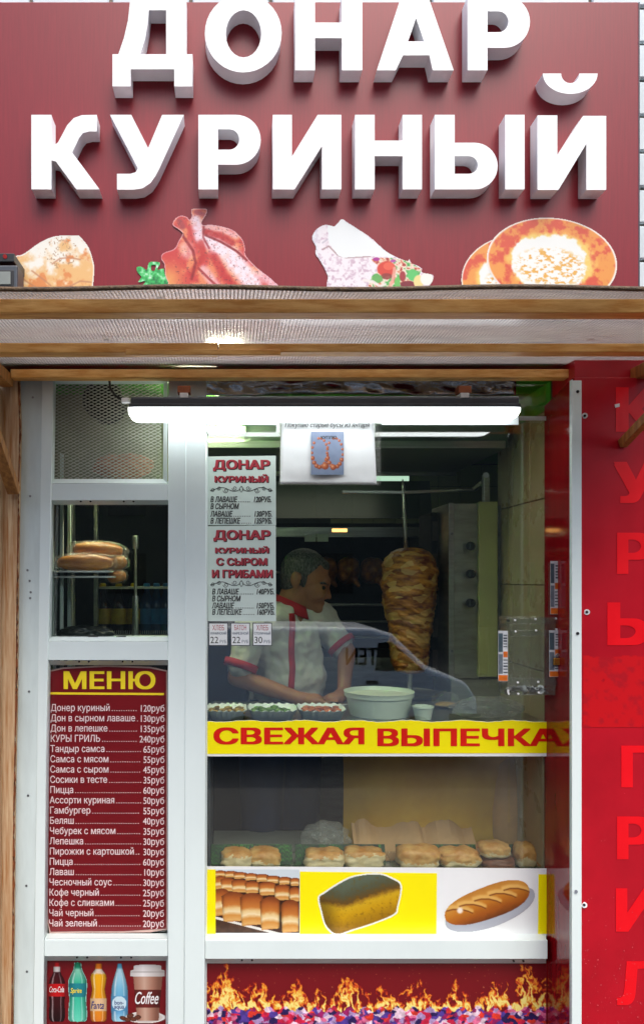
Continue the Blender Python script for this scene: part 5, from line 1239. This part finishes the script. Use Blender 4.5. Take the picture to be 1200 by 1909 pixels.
for i, (a, b, Y, r, lab) in enumerate(LV):
    p0, p1 = P(*a, Y), P(*b, Y); z_ = zb+r*.9 if i == 0 else p0.z
    if i == 0: p0.z = p1.z = z_
    t = thing('bread_loaf', lab, 'bread', tuple((p0+p1)/2-Vector((0, 0, r))), 'bagged loaves by the small window')
    L = (p1-p0); vs_ = []
    def loaf(nm, sc_, m, rough, seed):
        bm = bmesh.new(); add_ball(bm, (0, 0, 0), 1, 4); q = L.to_track_quat('X', 'Z')
        for v in bm.verts:
            n_ = v.co.normalized(); k_ = 1/((abs(n_.x)**3+abs(n_.y)**2.2+abs(n_.z)**2.2)**(1/2.4))
            w_ = rough*(fbm(np.array([n_.x*6+4]), np.array([n_.z*5+n_.y*4+9]), 1.0, seed, 3)[0]-.5)
            cut = -.12*math.exp(-((math.sin(n_.x*6+n_.y))/.25)**2)*max(n_.z, 0) if nm == 'loaf' else 0
            f = k_*(1+w_+cut)*sc_; v.co = q @ Vector((n_.x*f*L.length/2, n_.y*f*r*1.2, n_.z*f*r))+(p0+p1)/2
        return from_bm(nm, bm, m, t, smooth=nm == 'loaf')
    loaf('loaf', .95, M['crust'], .06, 3+i); loaf('bag', 1.12, M['bag'], .34, 13+i)
crumple('dark_bag', 'black plastic bag lying on the sill of the small window', 'bag', (PX(158, .06), .07, PZ(1188, .03)+.012), .10, (.95, .35, .26), 21, mat('black_bag', rgb(14, 16, 15), .25, .2, 12), flat=.012)
box('sill_board', PX(84, .02), PX(330, .02), .012, .098, PZ(1189, .02)-.02, PZ(1188, .02), M['pvc_old'], shf, bevel=.001)
# duct seen behind the vent mesh
du = thing('vent_duct', 'black round duct mouth behind the expanded metal vent', 'duct', (PX(192, .06), .06, PZ(775, .06)))
c = P(192, 745, .06); lathe('mouth', [(.052, 0), (.058, 0)], (0, 0, 0), M['black'], du, 8) if False else None
tube('mouth', c, c+Vector((0, .12, 0)), .06, M['black_matt'], du, seg=32); path_tube('rim', [c+Vector((.062*math.cos(a), -.002, .062*math.sin(a))) for a in np.linspace(0, 6.283, 40, endpoint=False)], .005, M['black'], du, closed=True)
vp_ = thing('vent_backing', 'yellow-green board behind the expanded metal vent', 'board', (PX(200, .2), .2, PZ(895, .2)))
box('board', PX(60, .18), PX(330, .18), .19, .20, PZ(905, .18), 2.239, mat('backing_board', rgb(132, 134, 112), .6, .15, 6), vp_)
pz = crumple('stored_bag', 'crumpled pinkish bag stored behind the vent mesh', 'bag', (PX(230, .1), .11, PZ(868, .1)), .08, (1.3, .5, .55), 31, mat('pink_bag', rgb(170, 120, 96), .45, .2, 9), flat=.05)
box('ledge', PX(60, .02), PX(340, .02), .012, .189, PZ(899, .02)-.01, PZ(897, .1)-.012, M['pvc_old'], vp_)
# ------------------------------------------------------------------ donation box and leaflets by the red return panel
YX = -.085
dx = thing('donation_box', 'clear acrylic donation box with coins, padlock and leaflets on the red panel', 'donation box', (PX(985, YX), YX, PZ(1296, YX)))
X0, X1 = PX(944, YX), XR-.0045; Z0, Z1 = PZ(1296, YX), PZ(1152, YX); Yb = -.012; t_ = .003
for nm, bx_ in (('front_panel', (X0, X1, YX, YX+t_, Z0, Z1)), ('back_panel', (X0, X1, Yb-t_, Yb, Z0, Z1)), ('side_panel', (X0, X0+t_, YX+t_, Yb-t_, Z0, Z1)), ('side_panel', (X1-t_, X1, YX+t_, Yb-t_, Z0, Z1)), ('bottom_panel', (X0+t_, X1-t_, YX+t_, Yb-t_, Z0, Z0+t_)), ('lid', (X0-.002, X1, YX-.003, Yb, Z1+.0005, Z1+.004))):
    box(nm, *bx_, M['acrylic'], dx, bevel=.0006)
for py0, py1 in ((1153, 1163), (1175, 1186), (1264, 1278)): pbox('batten_strip', 950, 1040, py0, py1, YX-.0035, YX-.0005, M['acrylic'], dx, bevel=.0005)
for px_, py_ in ((959, 1156), (997, 1154), (1035, 1153), (960, 1177), (998, 1175), (1036, 1173), (964, 1272), (1002, 1271), (1041, 1269), (965, 1293), (1003, 1291), (1041, 1290), (932, 1287), (939, 1290), (947, 1293), (926, 1157), (933, 1157), (940, 1157)):
    add = P(max(px_, 946), py_, YX-.0035); tube('rivet', add, add+Vector((0, -.0025, 0)), .0032, M['washer'], dx, seg=10)
def leaflet_fn(px0, px1, py0, py1):
    def fn(x, y):
        s, t = (x-px0)/(px1-px0), (y-py0)/(py1-py0); c = np.broadcast_to(C(214, 218, 220), x.shape+(3,)).copy()
        def r(a, b, c_, d, col): 
            m = (s > a) & (s < b) & (t > c_) & (t < d); c[m] = col
        r(.04, .46, .05, .42, C(70, 90, 100)); r(.04, .46, .46, .86, C(110, 120, 130)); r(.5, 1, .41, .53, C(222, 110, 30)); r(0, 1, .88, 1, C(222, 112, 28))
        for q in range(5): r(.55, .92, .08+.055*q, .105+.055*q, C(60, 70, 80)); r(.5, .95, .57+.06*q, .595+.06*q, C(50, 60, 70))
        n = fbm(x, y, 5, 3); return c*(.85+.3*n)[..., None]
    return fn
for i, (a, b, t0, t1, Y) in enumerate(((1025, 1042, 1046, 1145, YX-.004), (928, 946, 1176, 1270, YX-.0045), (1023, 1043, 1175, 1262, YX-.0055))):
    picture('leaflet', a, b, t0, t1, Y-.0005, leaflet_fn(a, b, t0, t1), dx, step=1); pbox('leaflet_back', a, b, t0, t1, Y, Y+.0008, M['paper'], dx)
pbox('leaflet_pocket', 1022, 1050, 1049, 1148, YX-.002, YX+.004, M['acrylic'], dx, bevel=.0006)
lk = pbox('padlock', 1032, 1045, 1227, 1240, YX-.018, YX-.009, mat('brass', rgb(190, 140, 60), .35, .1, metal=.8), dx, bevel=.0015)
cS = P(1038.5, 1227, YX-.0135); path_tube('shackle', [cS+Vector((.0075*math.cos(a), 0, .014*math.sin(a)-.001)) for a in np.linspace(0, math.pi, 12)], .0019, M['screw'], lk)
bm = bmesh.new()
for i in range(44):
    c = Vector((random.uniform(X0+.016, X1-.016), random.uniform(YX+.014, Yb-.014), Z0+t_+.002+random.random()*.014)); d = Vector((random.gauss(0, .5), random.gauss(0, .5), 1)).normalized()*.0009
    add_tube(bm, c-d, c+d, .0105, None, 14)
tag(from_bm('coins', bm, M['screw'], dx), kind='stuff')

# ------------------------------------------------------------------ the cook
YK = .58
ck = thing('person', 'cook in a white shirt with red trim bending over the counter', 'person', (PX(520, YK), YK, .05))
M['skin'] = mat('skin', rgb(158, 104, 70), .5, .10, 20, bump=.05); M['shirt'] = mat('white_cotton', rgb(205, 203, 190), .75, .04, 12, bump=.25, bscale=14); M['red_cloth'] = mat('red_cotton', rgb(178, 16, 30), .7, .08, 20)
M['hair'] = mat('grey_hair', rgb(18, 17, 16), .5, .4, 130, bump=.6, bscale=160, stretch=(1.5, 1.5, .5), col2=rgb(128, 128, 120), lo=.42, hi=.76); M['jeans'] = mat('blue_jeans', rgb(34, 52, 84), .8, .15, 12, bump=.2)
q = lambda px, py, dy=0: P(px, py, YK+dy)
RS, RE, RW = q(474, 1163, -.10), q(442, 1262, -.14), q(556, 1302, -.20)
PV = q(548, 1100); HR = Matrix.Translation(PV+Vector((-.012, 0, -.008))) @ Matrix.Rotation(math.radians(13), 4, 'Y') @ Matrix.Translation(-PV)
hq = lambda px, py, dy=0: HR @ q(px, py, dy)
LS, LE, LW = q(592, 1150, .09), q(646, 1214, .03), q(640, 1292, -.10)
body = [('ball', hq(566, 1058), (.093, .074, .088)), ('ball', hq(584, 1084), (.064, .060, .070)), ('ball', hq(602, 1068), (.030, .05, .035)), ('tube', hq(568, 1100), .050, hq(599, 1116), .027),
        ('tube', hq(610, 1073), .008, hq(619, 1093), .0105), ('ball', hq(613, 1095, -.012), (.012, .010, .009)), ('ball', hq(608, 1107), (.013, .020, .013)), ('ball', hq(603, 1119), (.022, .026, .020)), ('ball', hq(598, 1094, -.03), (.026, .024, .024)),
        ('ball', hq(551, 1076, -.078), (.020, .013, .033)), ('ball', hq(554, 1088, -.076), (.010, .009, .014)), ('tube', q(556, 1092), .058, q(536, 1150, .01), .066),
        ('tube', RS, .046, RE, .038), ('tube', RE, .039, RW, .026), ('tube', LS, .046, LE, .037), ('tube', LE, .037, LW, .025), ('tube', q(530, 1160, .01), .10, q(520, 1330, .02), .12)]
def hand(W, dirv, up, side):
    dirv, up = Vector(dirv).normalized(), Vector(up).normalized(); lat = dirv.cross(up).normalized()*side
    parts = [('tube', W, .027, W+dirv*.03, .026), ('ball', W+dirv*.055, (.040, .034, .026))]
    for k_, (off_, ln) in enumerate(((-.027, .07), (-.009, .078), (.009, .074), (.027, .058))):
        b0 = W+dirv*.08+lat*off_; b1 = b0+dirv*ln*.45-up*.008; b2 = b1+dirv*ln*.25-up*ln*.35; b3 = b2-up*ln*.25-dirv*.006
        parts += [('tube', b0, .0095, b1, .009), ('tube', b1, .009, b2, .0082), ('tube', b2, .0082, b3, .007)]
    t0 = W+dirv*.045+lat*-.032; t1 = t0+lat*-.018+dirv*.03; parts += [('tube', t0, .012, t1, .010), ('tube', t1, .010, t1+dirv*.026-up*.008, .008)]
    return parts
body += hand(RW, (1, -.12, -.1), (0, .15, 1), 1) + hand(LW, (-.55, -.5, -.25), (0, 0, 1), -1)
blob('body', body, M['skin'], ck, .0045, 4)
# rounded, slightly bulging shirt with sleeves
shirt = [('tube', q(531, 1146, .01), .085, q(500, 1166, -.05), .095), ('tube', q(540, 1146, .03), .082, q(585, 1158, .07), .088), ('ball', q(528, 1210, .0), (.150, .115, .18)), ('ball', q(540, 1260, -.005), (.146, .12, .17)), ('tube', q(520, 1250, .02), .122, q(522, 1360, .03), .125),
         ('tube', RS, .074, RS.lerp(RE, .78), .057), ('tube', LS, .074, LS.lerp(LE, .80), .054), ('ball', q(605, 1148, .06), (.045, .05, .045)), ('ball', q(478, 1180, -.1), (.062, .065, .07))]
sh = blob('shirt', shirt, M['shirt'], ck, .007, 8)
ds = sh.modifiers.new('folds', 'DISPLACE'); tx = bpy.data.textures.new('folds', 'CLOUDS'); tx.noise_scale = .075; tx.noise_depth = 2; ds.texture = tx; ds.strength = .04; ds.mid_level = .5; ds.texture_coords = 'GLOBAL'
def cuff(a, b, f0, f1, r):
    p0, p1 = a.lerp(b, f0), a.lerp(b, f1)
    bm = bmesh.new(); add_tube(bm, p0, p1, r*1.03, r, 28, caps=False); o = from_bm('cuff', bm, M['red_cloth'], ck, smooth=True); o.modifiers.new('s', 'SOLIDIFY').thickness = .004; return o
cuff(RS, RE, .72, .86, .065); cuff(LS, LE, .76, .89, .061)
# collar: sloping red band round the neck, open in front
ring = []
for i in range(40):
    a = -2.5+5.0*i/39+math.pi*.98
    ring.append(q(541, 1128, .01)+Vector((.080*math.cos(a), .080*math.sin(a), -.028*math.cos(a)*1.2)))
vs_, fs = [], []
for p in ring:
    d = (p-q(541, 1128, .01)); d.z = 0; d.normalize(); vs_ += [p+Vector((0, 0, -.028))+d*.010, p+Vector((0, 0, .020))-d*.004]
for i in range(39): fs.append((2*i, 2*i+2, 2*i+3, 2*i+1))
o = obj('collar', vs_, fs, M['red_cloth'], ck, smooth=True); o.modifiers.new('s', 'SOLIDIFY').thickness = .006
vs_, fs = [], []; NP_ = 30
for i in range(NP_+1):
    py_ = 1148+205*i/NP_; xc = 553-3*i/NP_+4*math.sin(i*.5)*.3
    for s in (-6, 0, 6): vs_.append(P(xc+s, py_, YK-.30))
for i in range(NP_):
    for k_ in (0, 1): a = i*3+k_; fs.append((a, a+3, a+4, a+1))
o = obj('placket', vs_, fs, M['red_cloth'], ck, smooth=True); sw = o.modifiers.new('wrap', 'SHRINKWRAP'); sw.target = sh; sw.wrap_method = 'PROJECT'; sw.use_project_x = False; sw.use_project_y = True; sw.use_positive_direction = True; sw.use_negative_direction = False; sw.offset = .004
o.modifiers.new('s', 'SOLIDIFY').thickness = .003
hair = [('ball', hq(561, 1053, .0), (.092, .077, .084)), ('ball', hq(547, 1068, .0), (.060, .073, .072)), ('ball', hq(588, 1042, .0), (.042, .054, .034)), ('tube', hq(566, 1070, -.066), .012, hq(568, 1084, -.064), .008), ('ball', hq(543, 1086, .0), (.040, .058, .036))]
blob('hair', hair, M['hair'], ck, .005, 3)
bm = bmesh.new(); add_ball(bm, hq(605, 1079, -.044), .0085, 2); from_bm('eye', bm, M['dark_hole'], ck, smooth=True)
path_tube('eyebrow', [hq(597, 1072, -.052), hq(604, 1070, -.05), hq(611, 1072, -.036)], .0045, M['hair'], ck)
blob('trousers', [('tube', q(505, 1345, -.01), .125, q(535, 1345, .03), .125), ('tube', q(490, 1360, -.03), .10, q(486, 1590, -.02), .075), ('tube', q(486, 1590, -.02), .075, Vector((q(484, 0).x, YK, .12)), .06), ('tube', q(556, 1360, .05), .10, q(560, 1590, .05), .075), ('tube', q(560, 1590, .05), .075, Vector((q(560, 0).x, YK+.05, .12)), .06)], M['jeans'], ck, .01, 4)
for x, y in ((q(484, 0).x, YK), (q(560, 0).x, YK+.05)): blob('shoe', [('tube', (x-.04, y, .095), .045, (x+.14, y-.02, .085), .036)], M['black'], ck, .01, 2)
kn = thing('kitchen_knife', 'dark handled knife in the hand of the cook', 'knife', tuple(q(610, 1312, -.21)))
hp = q(604, 1311, -.215); path_tube('handle', [hp-Vector((.05, 0, -.004)), hp, hp+Vector((.05, -.005, -.004))], .009, M['black'], kn); beam('blade', hp+Vector((.05, -.005, -.004)), hp+Vector((.19, -.02, .004)), .002, .026, M['steel'], kn)
